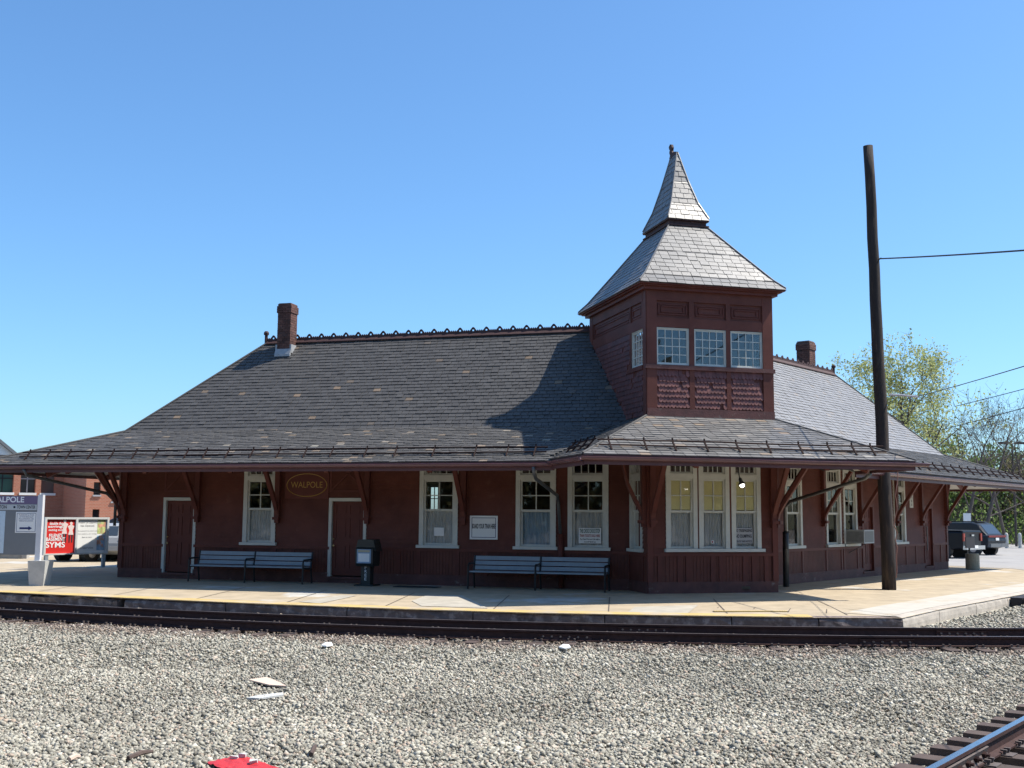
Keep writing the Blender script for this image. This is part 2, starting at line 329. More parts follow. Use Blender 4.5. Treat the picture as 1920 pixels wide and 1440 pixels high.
for fr, s0, s1 in ((L, -3, SA - .17), (R, -4.5, SF - .17)): fl.box(fr, s0, s1, -5.83, -.17, .1 + s0 * .001, .16 + s0 * .001)
fl.build('room_floor', FLOORI, ST)
cl = MB()
for fr, s0, s1 in ((L, -3, SA - .17), (R, -4.5, SF - .17)): cl.box(fr, s0, s1, -5.83, -.17, 3.72 + s0 * .001, 3.78 + s0 * .001)
cl.build('room_ceiling', DARKM, ST)
# corner boards
for fr, s_ in ((L, SA), (T, 0), (T, 3.5), (R, SF)):
    c = MB(); c.box(fr, s_ - .12 if s_ else -.03, s_ + .03 if s_ else .12, -.05, .052, .28, 4.1); c.build('corner_board', MARD, ST)
# brackets -------------------------------------------------------------
def soff(o, kz=ZK, k=KL): return kz - k * o - .16
def bracket(fr, s_, kz=ZK, k=KL, ov=OV, ang=0., zb=1.78, reach=1.15):
    c, sn = math.cos(ang), math.sin(ang); f = Fr(fr.P(s_)[:2], (fr.u * c - fr.n * sn)[:2], (fr.n * c + fr.u * sn)[:2])
    m = MB(); m.box(f, -.075, .075, .01, .13, zb, soff(.1, kz, k))
    br = m.build('bracket', MARD, ST)
    m = MB(); m.bar(f.P(0, .12, soff(.12, kz, k) - .085), f.P(0, ov - .14, soff(ov - .14, kz, k) - .085), .11, .16); m.build('beam', MARD, br)
    pts = [(.10, zb + .02), (.16, zb + .28), (.3, zb + .52), (.36 + .2 * reach, zb + .94), (reach, soff(reach, kz, k) - .15)]
    m = MB()
    for (o0, z0), (o1, z1) in zip(pts, pts[1:]):
        d0 = .085; m.prism([f.P(-.058, o0, z0 - d0), f.P(-.058, o1, z1 - d0), f.P(-.058, o1, z1 + d0), f.P(-.058, o0, z0 + d0)], f.u * .116)
    m.build('strut', MARD, br)
    m = MB(); m.box(f, -.09, .09, .005, .2, zb - .06, zb + .02); m.box(f, -.06, .06, .008, .13, zb - .15, zb - .06); m.build('corbel', MARD, br)
for s_ in (15.1, 12.66, 10.09, 7.34, 4.53): bracket(L, s_)
bracket(L, 15.2, ang=rad(42)); bracket(EL, .1); bracket(EL, 3); bracket(EL, 5.9)
bracket(T, .1, TZ, .397); bracket(S, .1, TZ, .432, 2.5, reach=.75); bracket(T, 3.4, TZ, .397); bracket(Q, .1, TZ, .5, 2.0); bracket(T, 3.46, TZ, .45, 2.6, ang=rad(40))
for s_ in (2.35, 5.2, 8.3, 10.75, 13.4): bracket(R, s_)
bracket(R, 13.45, ang=rad(42)); bracket(ER, .15); bracket(ER, 3)
# ------------------------------------------------------------------ roofs
def in_tower(X, e=.0):
    s_, o_ = T.loc(X); return -e < s_ < 3.5 + e and -TD - e < o_ < e
def hL(X):
    s_, o_ = L.loc(X)
    if o_ > OV or s_ > SA + OV or s_ < -1: return -9
    return min(ZK - KL * o_ if o_ > 0 else ZK - KU * o_, 99)
def hR(X):
    s_, o_ = R.loc(X)
    if o_ > OV or s_ > SF + OV or s_ < -4: return -9
    return ZK - KL * o_ if o_ > 0 else ZK - KU * o_
KTL, KTR, KTF = (TZ - TE) / -CL, (TZ - TE) / (CR - 3.5), (TZ - TE) / OV
def hT(X):
    s_, o_ = T.loc(X)
    if not (CL <= s_ <= CR and -3.5 < o_ <= OV): return -9
    z = TZ
    if o_ > 0: z = min(z, TZ - KTF * o_)
    if s_ < 0: z = min(z, TZ + KTL * s_)
    if s_ > 3.5: z = min(z, TZ - KTR * (s_ - 3.5))
    return z
SLM = bpy.data.meshes.new('slate')
SLM.from_pydata([(0, 0, 1.15), (1, 0, 1.15), (1, 1, .15), (0, 1, .15), (0, 0, 0), (1, 0, 0)], [], [(0, 1, 2, 3), (4, 5, 1, 0), (4, 0, 3), (5, 2, 1)])
SLM2 = SLM.copy(); SLM.materials.append(SLATETO); SLM2.materials.append(SLATEKO)
NIND = [0]
def span(poly, b):
    xs = []
    for (a0, b0), (a1, b1) in zip(poly, poly[1:] + poly[:1]):
        if (b0 - b) * (b1 - b) <= 0 and abs(b1 - b0) > 1e-9: xs.append(a0 + (a1 - a0) * (b - b0) / (b1 - b0))
    return (min(xs), max(xs)) if len(xs) > 1 else None
def slates(o, a, b, poly, par, mt, exp=.15, wd=.21, th=.018, ok=None, indiv=None, start=-.03, deckthick=.09, deckmat=None):
    """lay courses of slates on the plane o + a*A + b*B inside poly (A,B); indiv(course, fullslate, X) -> separate piece"""
    a = a.normalized(); b = b.normalized(); n = a.cross(b)
    if n.z < 0: n = -n
    flip = a.cross(b).dot(n) < 0
    m = MB(); bmin = min(p[1] for p in poly); bmax = max(p[1] for p in poly); r = random.Random(int(o.x * 31 + o.y * 17 + bmax * 7)); j = 0; bb = bmin + (start if bmin == 0 else 0)
    while bb < bmax - .02:
        b1 = min(bb + exp * 1.22, bmax); s0 = span(poly, max(bb, bmin + 1e-4)); s1 = span(poly, b1 - 1e-4)
        if s0 and s1:
            x = s0[0] + (r.uniform(.3, .6) * wd if j % 2 else r.uniform(.85, 1.) * wd); xs = [s0[0]]
            while x < s0[1] - .06: xs.append(x); x += wd * r.uniform(.95, 1.06)
            xs.append(s0[1])
            for x0, x1 in zip(xs, xs[1:]):
                g = .0065; A0, A1 = x0 + g, x1 - g; U0, U1 = max(A0, s1[0]), min(A1, s1[1])
                if U1 <= U0: U0 = U1 = min(max((A0 + A1) / 2, s1[0]), s1[1])
                C = o + a * ((x0 + x1) / 2) + b * (bb + exp * .4)
                if ok and not ok(C): continue
                jt = r.uniform(.8, 1.25); dz = r.uniform(-.003, .004); sl0 = r.uniform(-.008, .008) * (r.random() < .4)
                full = U0 == A0 and U1 == A1 and abs(b1 - bb - exp * 1.22) < 1e-6
                if indiv and full and not flip and indiv(j, C) and NIND[0] < 300:
                    NIND[0] += 1; M = Matrix.Identity(4); col = (a * (A1 - A0), b * (b1 - bb), n * th * jt); pos = o + a * A0 + b * (bb + sl0) + n * dz
                    for i in range(3):
                        for k in range(3): M[i][k] = col[k][i]
                        M[i][3] = pos[i]
                    inst('slate', SLM if mt is SLATET else SLM2, M, par); continue
                t0 = n * (th * jt * 1.15 + dz); t1 = n * (th * .15 + dz)
                q0 = o + a * A0 + b * (bb + sl0); q1 = o + a * A1 + b * (bb - sl0); q2 = o + a * U1 + b * b1; q3 = o + a * U0 + b * b1
                fs = [(0, 1, 2, 3), (4, 5, 1, 0), (4, 0, 3), (5, 2, 1)]
                if flip: fs = [f[::-1] for f in fs]
                m.add([q0 + t0, q1 + t0, q2 + t1, q3 + t1, q0 - n * .01, q1 - n * .01], fs)
        bb += exp; j += 1
    return m
def deck(faces, name='roof', d0=.015, d1=.1, mt=None):
    m = MB()
    for poly in faces:
        poly = [Vector(p) for p in poly]; n = (poly[1] - poly[0]).cross(poly[2] - poly[0]).normalized()
        if n.z < 0: n = -n
        m.prism([p - n * d0 for p in poly], -n * (d1 - d0))
    return m.build(name, mt or DECK, ST)
def wing(fr, s_in, s_end, ridge_in, mup, mlow, skip):
    P = fr.P; e = s_end; A = [P(s_in, OV, ZE), P(e + OV, OV, ZE), P(e, 0, ZK), P(s_in, 0, ZK)]
    up = [P(s_in, 0, ZK), P(e, 0, ZK), P(e - DR, -DR, ZR), P(s_in, -DR, ZR)]
    b6 = -2 * DR
    hipf = [P(e + OV, OV, ZE), P(e + OV, b6 - OV, ZE), P(e, b6, ZK), P(e, 0, ZK)]; hipu = [P(e, 0, ZK), P(e, b6, ZK), P(e - DR, -DR, ZR)]
    bi = ridge_in + 2.6; bkf = [P(e + OV, b6 - OV, ZE), P(bi + 1.5, b6 - OV, ZE), P(bi, b6, ZK), P(e, b6, ZK)]; bku = [P(e, b6, ZK), P(bi, b6, ZK), P(ridge_in, -DR, ZR), P(e - DR, -DR, ZR)]
    ro = deck([A, up, hipf, hipu, bkf, bku])
    LF = math.hypot(OV, ZK - ZE); LU = math.hypot(DR, ZR - ZK); zv = Vector((0, 0, 1))
    bf = (-fr.n * OV + zv * (ZK - ZE)); bu = (-fr.n * DR + zv * (ZR - ZK))
    m = slates(P(s_in, OV, ZE), fr.u, bf, [(0, 0), (e + OV - s_in, 0), (e - s_in, LF), (0, LF)], ro, mlow, ok=skip); m.build('slate_courses', mlow, ro, kind='stuff')
    m = slates(P(s_in, 0, ZK), fr.u, bu, [(0, 0), (e - s_in, 0), (e - s_in - DR, LU), (0, LU)], ro, mup, ok=skip); m.build('slate_courses', mup, ro, kind='stuff')
    bh = (-fr.u * OV + zv * (ZK - ZE)); bh2 = (-fr.u * DR + zv * (ZR - ZK)); an = -fr.n
    m = slates(P(e + OV, OV, ZE), an, bh, [(0, 0), (2 * OV + 6, 0), (OV + 6, LF), (OV, LF)], ro, mlow); m.build('slate_courses', mlow, ro, kind='stuff')
    m = slates(P(e, 0, ZK), an, bh2, [(0, 0), (6, 0), (3, LU)], ro, mup); m.build('slate_courses', mup, ro, kind='stuff')
    bb = (fr.n * OV + zv * (ZK - ZE)); bb2 = (fr.n * DR + zv * (ZR - ZK))
    m = slates(P(e, b6, ZK), -fr.u, bb2, [(0, 0), (e - bi, 0), (e - ridge_in, LU), (DR, LU)], ro, mup, exp=.3, wd=.6); m.build('slate_courses', mup, ro, kind='stuff')
    # hip caps
    return ro
okL = lambda X: not in_tower(X, -.02) and hT(X) < X.z - .005
roL = wing(L, -1.0, SA, .14, SLATE, SLATEP, okL)
okR = lambda X: not in_tower(X, -.02) and hT(X) < X.z - .005
roR = wing(R, -4.0, SF, -2.9, SLATER, SLATEP, okR)
# canopy round the bay
P = T.P; zv = Vector((0, 0, 1))
ro = deck([[P(CL, OV, TE), P(CR, OV, TE), P(3.5, 0, TZ), P(0, 0, TZ)], [P(CL, OV, TE), P(0, 0, TZ), P(0, -3, TZ), P(CL, -1.5, TE)], [P(CR, OV, TE), P(CR, -1.2, TE), P(3.5, -3, TZ), P(3.5, 0, TZ)]])
okT = lambda X: hL(X) < X.z - .01 and hR(X) < X.z - .01
LT = math.hypot(OV, TZ - TE); W = CR - CL
NTOT = [0]
# tower roof first gets its single slates, the canopy the rest
CT = T.P(1.75, -TD / 2, 0)
rings = [(2.03, 2.48, 7.79), (1.80, 2.25, 8.03), (1.2, 1.6, 8.83), (.55, .88, 9.72)]
spire = [(.6, .93, 9.93), (.4, .68, 10.42), (.22, .44, 11.1), (.02, .2, 11.97)]
def ringpt(h, z, i):
    sx, sy = ((-1, 1), (1, 1), (1, -1), (-1, -1))[i]; return CT + T.u * h[0] * sx + T.n * h[1] * sy + Vector((0, 0, z))
def tower_roof(rg, single):
    faces = []
    for (x0, y0, z0), (x1, y1, z1) in zip(rg, rg[1:]):
        for i in range(4): faces.append([ringpt((x0, y0), z0, i), ringpt((x0, y0), z0, (i + 1) % 4), ringpt((x1, y1), z1, (i + 1) % 4), ringpt((x1, y1), z1, i)])
    r_ = deck(faces, d0=.012, d1=.05)
    for q, ((x0, y0, z0), (x1, y1, z1)) in enumerate(zip(rg, rg[1:])):
        for i in range(4):
            A0, B0 = ringpt((x0, y0), z0, i), ringpt((x0, y0), z0, (i + 1) % 4); A1 = ringpt((x1, y1), z1, i); a = (B0 - A0).normalized(); w0 = (B0 - A0).length
            sl_ = A1 - A0; d = sl_.dot(a); b = sl_ - a * d; h = b.length
            m_ = slates(A0, a, b, [(0, 0 if q == 0 else .001), (w0, 0 if q == 0 else .001), (w0 - d, h), (d, h)], r_, SLATET, exp=.165, wd=.25, th=.011, indiv=(lambda j, X: True) if (single and i == 0) else None)
            if m_.v: m_.build('slate_courses', SLATET, r_, kind='stuff')
    # hip caps: thin lead strips
    for i in range(4):
        pts = [ringpt((x, y), z + .03, i) for x, y, z in rg]; MB().tube(pts, .022, 5).build('hip_cap', SLATET, r_)
    return r_
rT = tower_roof(rings, True); rS = tower_roof(spire, False)
m = slates(P(CL, OV, TE), T.u, -T.n * OV + zv * (TZ - TE), [(0, 0), (W, 0), (3.5 - CL, LT), (-CL, LT)], ro, SLATEK, exp=.17, wd=.27, ok=okT, indiv=lambda j, X: j < 6); m.build('slate_courses', SLATEK, ro, kind='stuff')
hl = math.hypot(CL, TZ - TE); m = slates(P(CL, OV, TE), -T.n, T.u * -CL + zv * (TZ - TE), [(0, 0), (5.4, 0), (5.4, hl), (OV, hl)], ro, SLATEP, ok=okT); m.build('slate_courses', SLATEP, ro, kind='stuff')
hr = math.hypot(CR - 3.5, TZ - TE); m = slates(P(CR, OV, TE), -T.n, T.u * -(CR - 3.5) + zv * (TZ - TE), [(0, 0), (4.9, 0), (4.9, hr), (OV, hr)], ro, SLATEP, ok=okT); m.build('slate_courses', SLATEP, ro, kind='stuff')
for p, q in (((CL, OV, TE), (0, 0, TZ)), ((CR, OV, TE), (3.5, 0, TZ))): MB().tube([P(*p) + zv * .02, P(*q) + zv * .02], .03, 5).build('hip_cap', SLATEP, ro)
for fr, e, ro_ in ((L, SA, roL), (R, SF, roR)):
    for bk in (0, 1):
        f = lambda o: o if not bk else -6 - o
        MB().tube([fr.P(e + OV, f(OV), ZE + .02), fr.P(e, f(0), ZK + .02), fr.P(e - DR, -DR, ZR + .03)], .035, 5).build('hip_cap', SLATE, ro_)
# soffits
def soffit(polys):
    m = MB()
    for poly in polys:
        poly = [Vector(p) - zv * .14 for p in poly]; m.prism(poly, (0, 0, -.015))
    m.build('soffit', SOF, ST)
soffit([[L.P(1.2, OV - .04, ZE + KL * .04), L.P(SA + OV - .04, OV - .04, ZE + KL * .04), L.P(SA, .02, ZK), L.P(0, .02, ZK)]])
soffit([[EL.P(-OV + .04, OV - .04, ZE + KL * .04), EL.P(6 + OV - .04, OV - .04, ZE + KL * .04), EL.P(6, .02, ZK), EL.P(0, .02, ZK)]])
soffit([[R.P(-2, OV - .04, ZE + KL * .04), R.P(SF + OV - .04, OV - .04, ZE + KL * .04), R.P(SF, .02, ZK), R.P(-2.5, .02, ZK)]])
soffit([[ER.P(-OV + .04, OV - .04, ZE + KL * .04), ER.P(6 + OV - .04, OV - .04, ZE + KL * .04), ER.P(6, .02, ZK), ER.P(0, .02, ZK)]])
soffit([[P(CL + .04, OV - .04, TE), P(CR - .04, OV - .04, TE), P(3.5, .02, TZ - .02), P(0, .02, TZ - .02)]])
soffit([[P(CL + .04, OV - .04, TE), P(-.02, .02, TZ - .02), P(-.02, -1.2, TZ - .02), P(CL + .04, .55, TE)]])
soffit([[P(CR - .04, OV - .04, TE), P(CR - .04, .35, TE), P(3.52, -1.6, TZ - .02), P(3.52, .02, TZ - .02)]])
# gutters and fascia
def gutter(fr, s0, s1, ov, ze, gut=True, e0=0, e1=0):
    m = MB(); m.prof(fr, [(ov - .035, ze - .23), (ov, ze - .23), (ov, ze - .01), (ov - .035, ze - .01)], s0, s1); fo = m.build('fascia', GUTD, ST)
    if not gut: return
    m = MB(); r = .068; c = (ov + .07, ze - .075); N = 9
    out = [(c[0] + r * math.cos(t), c[1] + r * math.sin(t)) for t in [math.pi + math.pi * i / N for i in range(N + 1)]]
    inn = [(c[0] + (r - .008) * math.cos(t), c[1] + (r - .008) * math.sin(t)) for t in [2 * math.pi - math.pi * i / N for i in range(N + 1)]]
    m.prof(fr, out + [(c[0] + r + .012, c[1] + .008), (c[0] + r - .006, c[1] + .014)] + inn, s0 - e0, s1 + e1); m.build('gutter', GUT, fo)
gutter(L, 1.30, SA + OV, OV, ZE); gutter(EL, -OV, 6 + OV, OV, ZE, False)
gutter(T, CL, CR, OV, TE, e0=.08, e1=.3)
QL = Fr(T.P(CL)[:2], S.u[:2], S.n[:2]); QR = Fr(T.P(CR)[:2], Q.u[:2], Q.n[:2])
gutter(QL, -OV, -.56, 0, TE - .02, True, .08); gutter(QR, -OV, -.33, 0, TE, False)
gutter(R, -1.98, SF + OV, OV, ZE - .03); gutter(ER, -OV, 6 + OV, OV, ZE, False)
# snow guards
def snow(fr, s0, s1, posts, ov, ze, k, b0=.42):
    zz = lambda o: ze + (ov - o) * k
    r1, r2 = ov - b0, ov - b0 - .12
    m = MB()
    for o, dz in ((r1, .085), (r2, .165)): m.tube([fr.P(s0 + (s1 - s0) * i / 12, o, zz(o) + dz + rnd.uniform(-.012, .012)) for i in range(13)], .02, 5)
    g = m.build('snow_guard', RUSTB, ST)
    for s_ in posts: MB().tube([fr.P(s_, r1 + .1, zz(r1 + .1) + .02), fr.P(s_, r1, zz(r1) + .085), fr.P(s_, r2, zz(r2) + .165), fr.P(s_, r2 - .015, zz(r2) + .24)], .024, 4).build('guard_bracket', RUSTB, g)
snow(L, 1.6, 16.9, [16.65, 15.99, 15.31, 14.6, 13.91, 13.19, 12.52, 11.59, 11.02, 10.35, 9.63, 8.85, 8.08, 7.33, 6.38, 5.56, 4.53, 3.43, 2.6, 1.9], OV, ZE, KL)
snow(T, CL + .5, 5.1, [-1.9, -1.05, -.35, .44, 1.23, 2.02, 2.84, 3.6, 4.25, 4.75], OV, TE, KTF, .35)
snow(QL, -OV + .5, -.7, [-2.3, -1.8, -1.3, -.9], 0, TE, KTL, .35)
snow(R, 1.5, 15.3, [2 + .85 * i for i in range(16)], OV, ZE, KL)
# ridge: cap and cresting
def crest_mesh():
    m = MB(); F0 = Fr((0, 0), (1, 0), (0, -1)); w = .42; n = 28; th = .03
    def top(x):
        t = abs(x)
        if t < .085: return .09 + .085 * math.cos(t / .085 * math.pi / 2)
        return .045 + .05 * abs(math.cos((t - .085) / .0625 * math.pi))
    xs = [-w / 2 + w * i / n for i in range(n + 1)]
    for x0, x1 in zip(xs, xs[1:]):
        if abs(x0 + x1) / 2 < .035:                             # pierced eye in each tall leaf
            m.outl(F0, [(x0, 0), (x1, 0), (x1, .05), (x0, .05)], -th / 2, th / 2); m.outl(F0, [(x0, .1), (x1, .1), (x1, top(x1)), (x0, top(x0))], -th / 2, th / 2)
        else: m.outl(F0, [(x0, 0), (x1, 0), (x1, top(x1)), (x0, top(x0))], -th / 2, th / 2)
    me = bpy.data.meshes.new('crest_tile'); me.from_pydata(m.v, [], m.f); me.materials.append(CREST); return me
CM = crest_mesh()
for fr, s0, s1, ro_ in ((L, 1.2, SA - DR, roL), (R, -2.2, SF - DR, roR)):
    cap = MB(); cap.prof(fr, [(-DR + .11, ZR - .04), (-DR + .11, ZR - .015), (-DR, ZR + .1), (-DR - .11, ZR - .015), (-DR - .11, ZR - .04), (-DR, ZR + .07)], s0, s1); cap.build('ridge_cap', CREST, ro_)
    n = int((s1 - s0) / .42)
    for i in range(n):
        c = fr.P(s1 - .21 - i * .42, -DR, ZR + .085); M = Matrix.Translation(c) @ Matrix.Rotation(math.atan2(fr.u.y, fr.u.x), 4, 'Z'); inst('crest_tile', CM, M, ro_)
# chimneys and vents
BRK = ramp_mat('chimney_brick', [(0, (.06, .026, .02)), (.5, (.1, .042, .032)), (.85, (.13, .06, .045)), (1, (.05, .03, .03))], .85, 'island', .4, 60)
MORT = mat('mortar', (.16, .13, .115), .9); LEAD = mat('lead_flashing', (.3, .31, .32), .5, .15, 6)
def chimney(fr, s_, o_, z0, z1, w=.43):
    f = Fr(fr.P(s_, o_)[:2], fr.u[:2], fr.n[:2]); h = w / 2; ch = bx('chimney', MORT, ST, f, -h + .012, h - .012, -h + .012, h - .012, z0, z1 - .01)
    m = MB(); z = z0; j = 0; ch_ = .075
    while z < z1 - .05:
        e = .035 if z1 - .36 < z < z1 - .14 else .01; H_ = h + e; nb = 3
        for side in range(4):
            d = (f.u, f.n, -f.u, -f.n)[side]; t = (f.n, -f.u, -f.n, f.u)[side]; sh = (.5 if (j + side) % 2 else 0)
            x = -H_; L_ = 2 * H_ / (nb - .5)
            k = 0
            while x < H_ - .02:
                x1 = min(H_, x + (L_ * (.5 if k == 0 and sh else 1))); a = f.o + t * (x + .005) + d * (H_ - .1); b = f.o + t * (x1 - .005) + d * (H_ - .1); jit = rnd.uniform(0, .006); d2 = d * (.1 + jit)
                zz0, zz1 = Vector((0, 0, z + .004)), Vector((0, 0, z + ch_ - .004)); m.hexa([a + zz0, b + zz0, b + d2 + zz0, a + d2 + zz0, a + zz1, b + zz1, b + d2 + zz1, a + d2 + zz1]); x = x1; k += 1
        z += ch_; j += 1
    m.build('brickwork', BRK, ch, kind='stuff')
    f2 = MB(); f2.box(f, -h - .03, h + .03, -h - .03, h + .03, z1 - .15, z1 - .115); f2.build('cap_slab', MORT, ch)
    return ch, f, h
c1, f, h = chimney(L, 11.42, -2.72, 6.6, 8.5)
q = MB(); q.prof(f, [(h + .015, 6.82), (h + .08, 6.78), (h + .08, 6.85), (h + .015, 7.03)], -h - .05, h + .05); q.box(f, -h - .06, -h - .005, -h, h + .01, 6.9, 7.17); q.box(f, h + .005, h + .06, -h, h + .01, 6.9, 7.17); q.build('flashing', LEAD, c1)
chimney(R, 9.25, -3.55, 6.2, 8.5, .5)
for fr, s_ in ((L, SA - DR + .05), (R, SF - DR - .05)): MB().lathe(fr.P(s_, -DR, 7.15), [(.05, 0), (.05, .42), (.08, .43), (.085, .5), (.05, .55)], 10).build('vent_pipe', CREST, ST)
# ------------------------------------------------------------------ tower
BT = Fr(T.P(3.5, -TD)[:2], (-T.u.x, -T.u.y), (-T.n.x, -T.n.y))
tf = MB()
for a, b in ((0, .27), (1.16, 1.30), (2.19, 2.31), (3.22, 3.5)): tf.box(T, a, b, -.14, .022 if a in (0, 3.22) else .012, 4.33, 7.72)
tf.box(T, .27, 3.22, -.13, .01, 6.68, 6.93); tf.box(T, .27, 3.22, -.13, .016, 7.36, 7.72)
tf.box(T, .27, 3.22, -.13, -.03, 4.33, 5.6); tf.box(T, .27, 3.22, -.13, -.035, 6.93, 7.36)
TW = tf.build('tower_front', MAR, ST)
bx('base_band', WOODW, TW, T, -.01, 3.51, .023, .055, 4.36, 4.6)
bx('sill_beam', WOODW, TW, T, -.05, 3.55, -.05, .05, 5.6, 5.71)
for a, b in ((.27, 1.16), (1.30, 2.19), (2.31, 3.22)):          # framed upper panels
    q = MB(); z0, z1 = 6.97, 7.32
    for e, o in ((.05, -.012), (.13, -.006)):
        for x0, x1, y0, y1 in ((a + e, b - e, z0 + e * .7, z0 + e * .7 + .025), (a + e, b - e, z1 - e * .7 - .025, z1 - e * .7), (a + e, a + e + .025, z0 + e * .7, z1 - e * .7), (b - e - .025, b - e, z0 + e * .7, z1 - e * .7)): q.box(T, x0, x1, -.036, o, y0, y1)
    q.build('upper_panel', MARD, TW)
def twin(fr, a, b, z0=5.72, z1=6.67):
    m = MB(); m.box(fr, a, a + .02, -.12, -.01, z0, z1); m.box(fr, b - .02, b, -.12, -.01, z0, z1); m.box(fr, a, b, -.119, -.012, z1 - .02, z1); m.box(fr, a, b, -.119, -.012, z0, z0 + .02); w_ = m.build('window', WHT, ST)
    grid_sash(fr, a + .02, b - .02, z0 + .02, z1 - .02, -.07, 4, 4, .035, .02, 'sash', w_, gm=GLT)
for a, b in ((.27, 1.16), (1.30, 2.19), (2.31, 3.22)): twin(T, a, b)
SHM = bpy.data.meshes.new('shingle'); wq = .092; pr = [(-wq / 2, .2), (-wq / 2, .045)] + [(-wq / 2 * math.cos(t), .045 - .045 * math.sin(t)) for t in [math.pi * i / 6 for i in range(1, 6)]] + [(wq / 2, .045), (wq / 2, .2)]
n_ = len(pr); SHM.from_pydata([(x, -(.038 - .17 * z), z) for x, z in pr] + [(x, 0.004, z) for x, z in pr], [], [tuple(range(n_))] + [(i + 1, i, n_ + i, n_ + i + 1) for i in range(n_ - 1)]); SHM.materials.append(ramp_mat('shingle_piece', [(0, (.105, .03, .025)), (.7, (.135, .04, .034)), (1, (.17, .058, .048))], .6, 'object'))
ang = math.atan2(T.u.y, T.u.x)
for a, b in ((.27, 1.16), (1.30, 2.19), (2.31, 3.22)):
    sp = bx('shingle_panel', MAR, ST, T, a + .001, b - .001, -.032, -.022, 4.6, 5.6); n = 9; st = (b - a) / n
    for j in range(7):
        for i in range(n - (j % 2)):
            if rnd.random() < .025: continue
            X = T.P(a + st * (i + .5 + .5 * (j % 2)), -.02, 4.62 + j * .132 + rnd.uniform(-.006, .006)); M = Matrix.Translation(X) @ Matrix.Rotation(ang, 4, 'Z') @ Matrix.Rotation(rnd.uniform(-.03, .03), 4, 'Y'); M = M @ Matrix.Diagonal((st / .092 * .96, 1, 1, 1)); inst('shingle', SHM, M, sp)
def tower_side(fr, sgn):
    m = MB(); m.box(fr, 0.0, .2, -.13, .022, 4.2, 7.72); m.box(fr, 4.15, TD, -.13, .022, 4.2, 7.72); wl, wr = .25, 1.06
    m.box(fr, .2, wl, -.12, .01, 4.2, 7.72); m.box(fr, wr, 4.15, -.12, 0, 4.2, 6.68); m.box(fr, wl, wr, -.12, 0, 4.2, 5.72); m.box(fr, wl, 4.15, -.12, .01, 6.66, 6.93); m.box(fr, wl, 4.15, -.12, -.03, 6.93, 7.36); m.box(fr, wl, 4.15, -.12, .016, 7.36, 7.72)
    m.box(fr, wr, wr + .1, 0, .02, 5.72, 6.66); m.box(fr, .2, wr + .25, 0, .05, 5.6, 5.71)
    for a in (.25, 1.1, 4.1): m.box(fr, a, a + .07, -.03, .012, 6.93, 7.36)
    w_ = m.build('tower_side', MAR, ST)
    for a, b in ((.32, 1.1), (1.17, 4.1)):
        q = MB()
        for e, o in ((.03, -.012), (.09, -.004)):
            z0, z1 = 6.96 + e, 7.33 - e
            q.box(fr, a + e, b - e, -.03, o, z0, z0 + .025); q.box(fr, a + e, b - e, -.03, o, z1 - .025, z1); q.box(fr, a + e, a + e + .025, -.03, o, z0 + .025, z1 - .025); q.box(fr, b - e - .025, b - e, -.03, o, z0 + .025, z1 - .025)
        q.build('upper_panel', MARD, w_)
    twin(fr, wl, wr, 5.72, 6.66)
    q = MB(); wq = .115; hf = hL if sgn < 0 else hR
    for j in range(18):
        z = 4.4 + j * .13
        for i in range(34):
            x = .26 + wq * (i + .5 * (j % 2)); X = fr.P(x, 0, z)
            if x > 4.1 or z > 6.6 or (x < wr + .12 and z > 5.45 and z < 6.7) or hf(X) > z + .1 or (x < 1.4 and 5.5 < z < 5.72): continue
            if rnd.random() < .03: continue
            pp = [(x - wq * .47, z + .17), (x - wq * .47, z + .04), (x - wq * .25, z + .005), (x + wq * .25, z + .005), (x + wq * .47, z + .04), (x + wq * .47, z + .17)]; b0 = len(q.v)
            q.add([fr.P(a, .028 - .12 * (zz - z), zz) for a, zz in pp] + [fr.P(a, 0.001, zz) for a, zz in pp], [(5, 4, 3, 2, 1, 0) if sgn > 0 else (0, 1, 2, 3, 4, 5)] + [(i_, i_ + 1, 7 + i_, 6 + i_) for i_ in range(5)])
    q.build('shingle_courses', SHIN, w_, kind='stuff')
tower_side(S, -1); tower_side(Q, 1)
bx('tower_back', MAR, ST, BT, .14, 3.36, -.13, 0, 5.5, 7.72)
bx('tower_floor', FLOORI, ST, T, .14, 3.36, -TD + .14, -.14, 5.5, 5.56); bx('tower_ceiling', DARKM, ST, T, .14, 3.36, -TD + .14, -.14, 7.5, 7.56)
q = MB()
for o1, z0, z1 in ((.12, 7.62, 7.70), (.2, 7.70, 7.735), (.27, 7.735, 7.76)):
    q.box(T, -o1, 3.5 + o1, 0.02, o1, z0, z1); q.box(BT, -o1, 3.5 + o1, 0.0, o1, z0, z1); q.box(S, -.02, TD, .023, o1, z0, z1); q.box(Q, -.02, TD, .023, o1, z0, z1)
q.build('cornice', MARD, ST)
q = MB(); FC = Fr(CT[:2], T.u[:2], T.n[:2])
for hx, hy, z0, z1 in ((.6, .93, 9.72, 9.76), (.54, .87, 9.76, 9.87), (.6, .93, 9.87, 9.925)): q.box(FC, -hx, hx, -hy, hy, z0, z1)
q.build('spire_base', CREST, ST)
q = MB(); rc = FC.P(0, 0, 11.97)
pts = [(.22, -.1), (.2, .06), (.08, .1), (-.08, .12), (-.13, .2), (-.1, .28), (-.15, .38), (-.24, .41), (-.33, .36), (-.3, .27), (-.26, .25), (-.3, .18), (-.25, .08), (-.3, .02), (-.27, -.25), (-.2, -.1)]
q.prism([rc + T.n * a + zv * z - T.u * .03 for a, z in pts], T.u * .06); q.build('finial', CREST, ST)
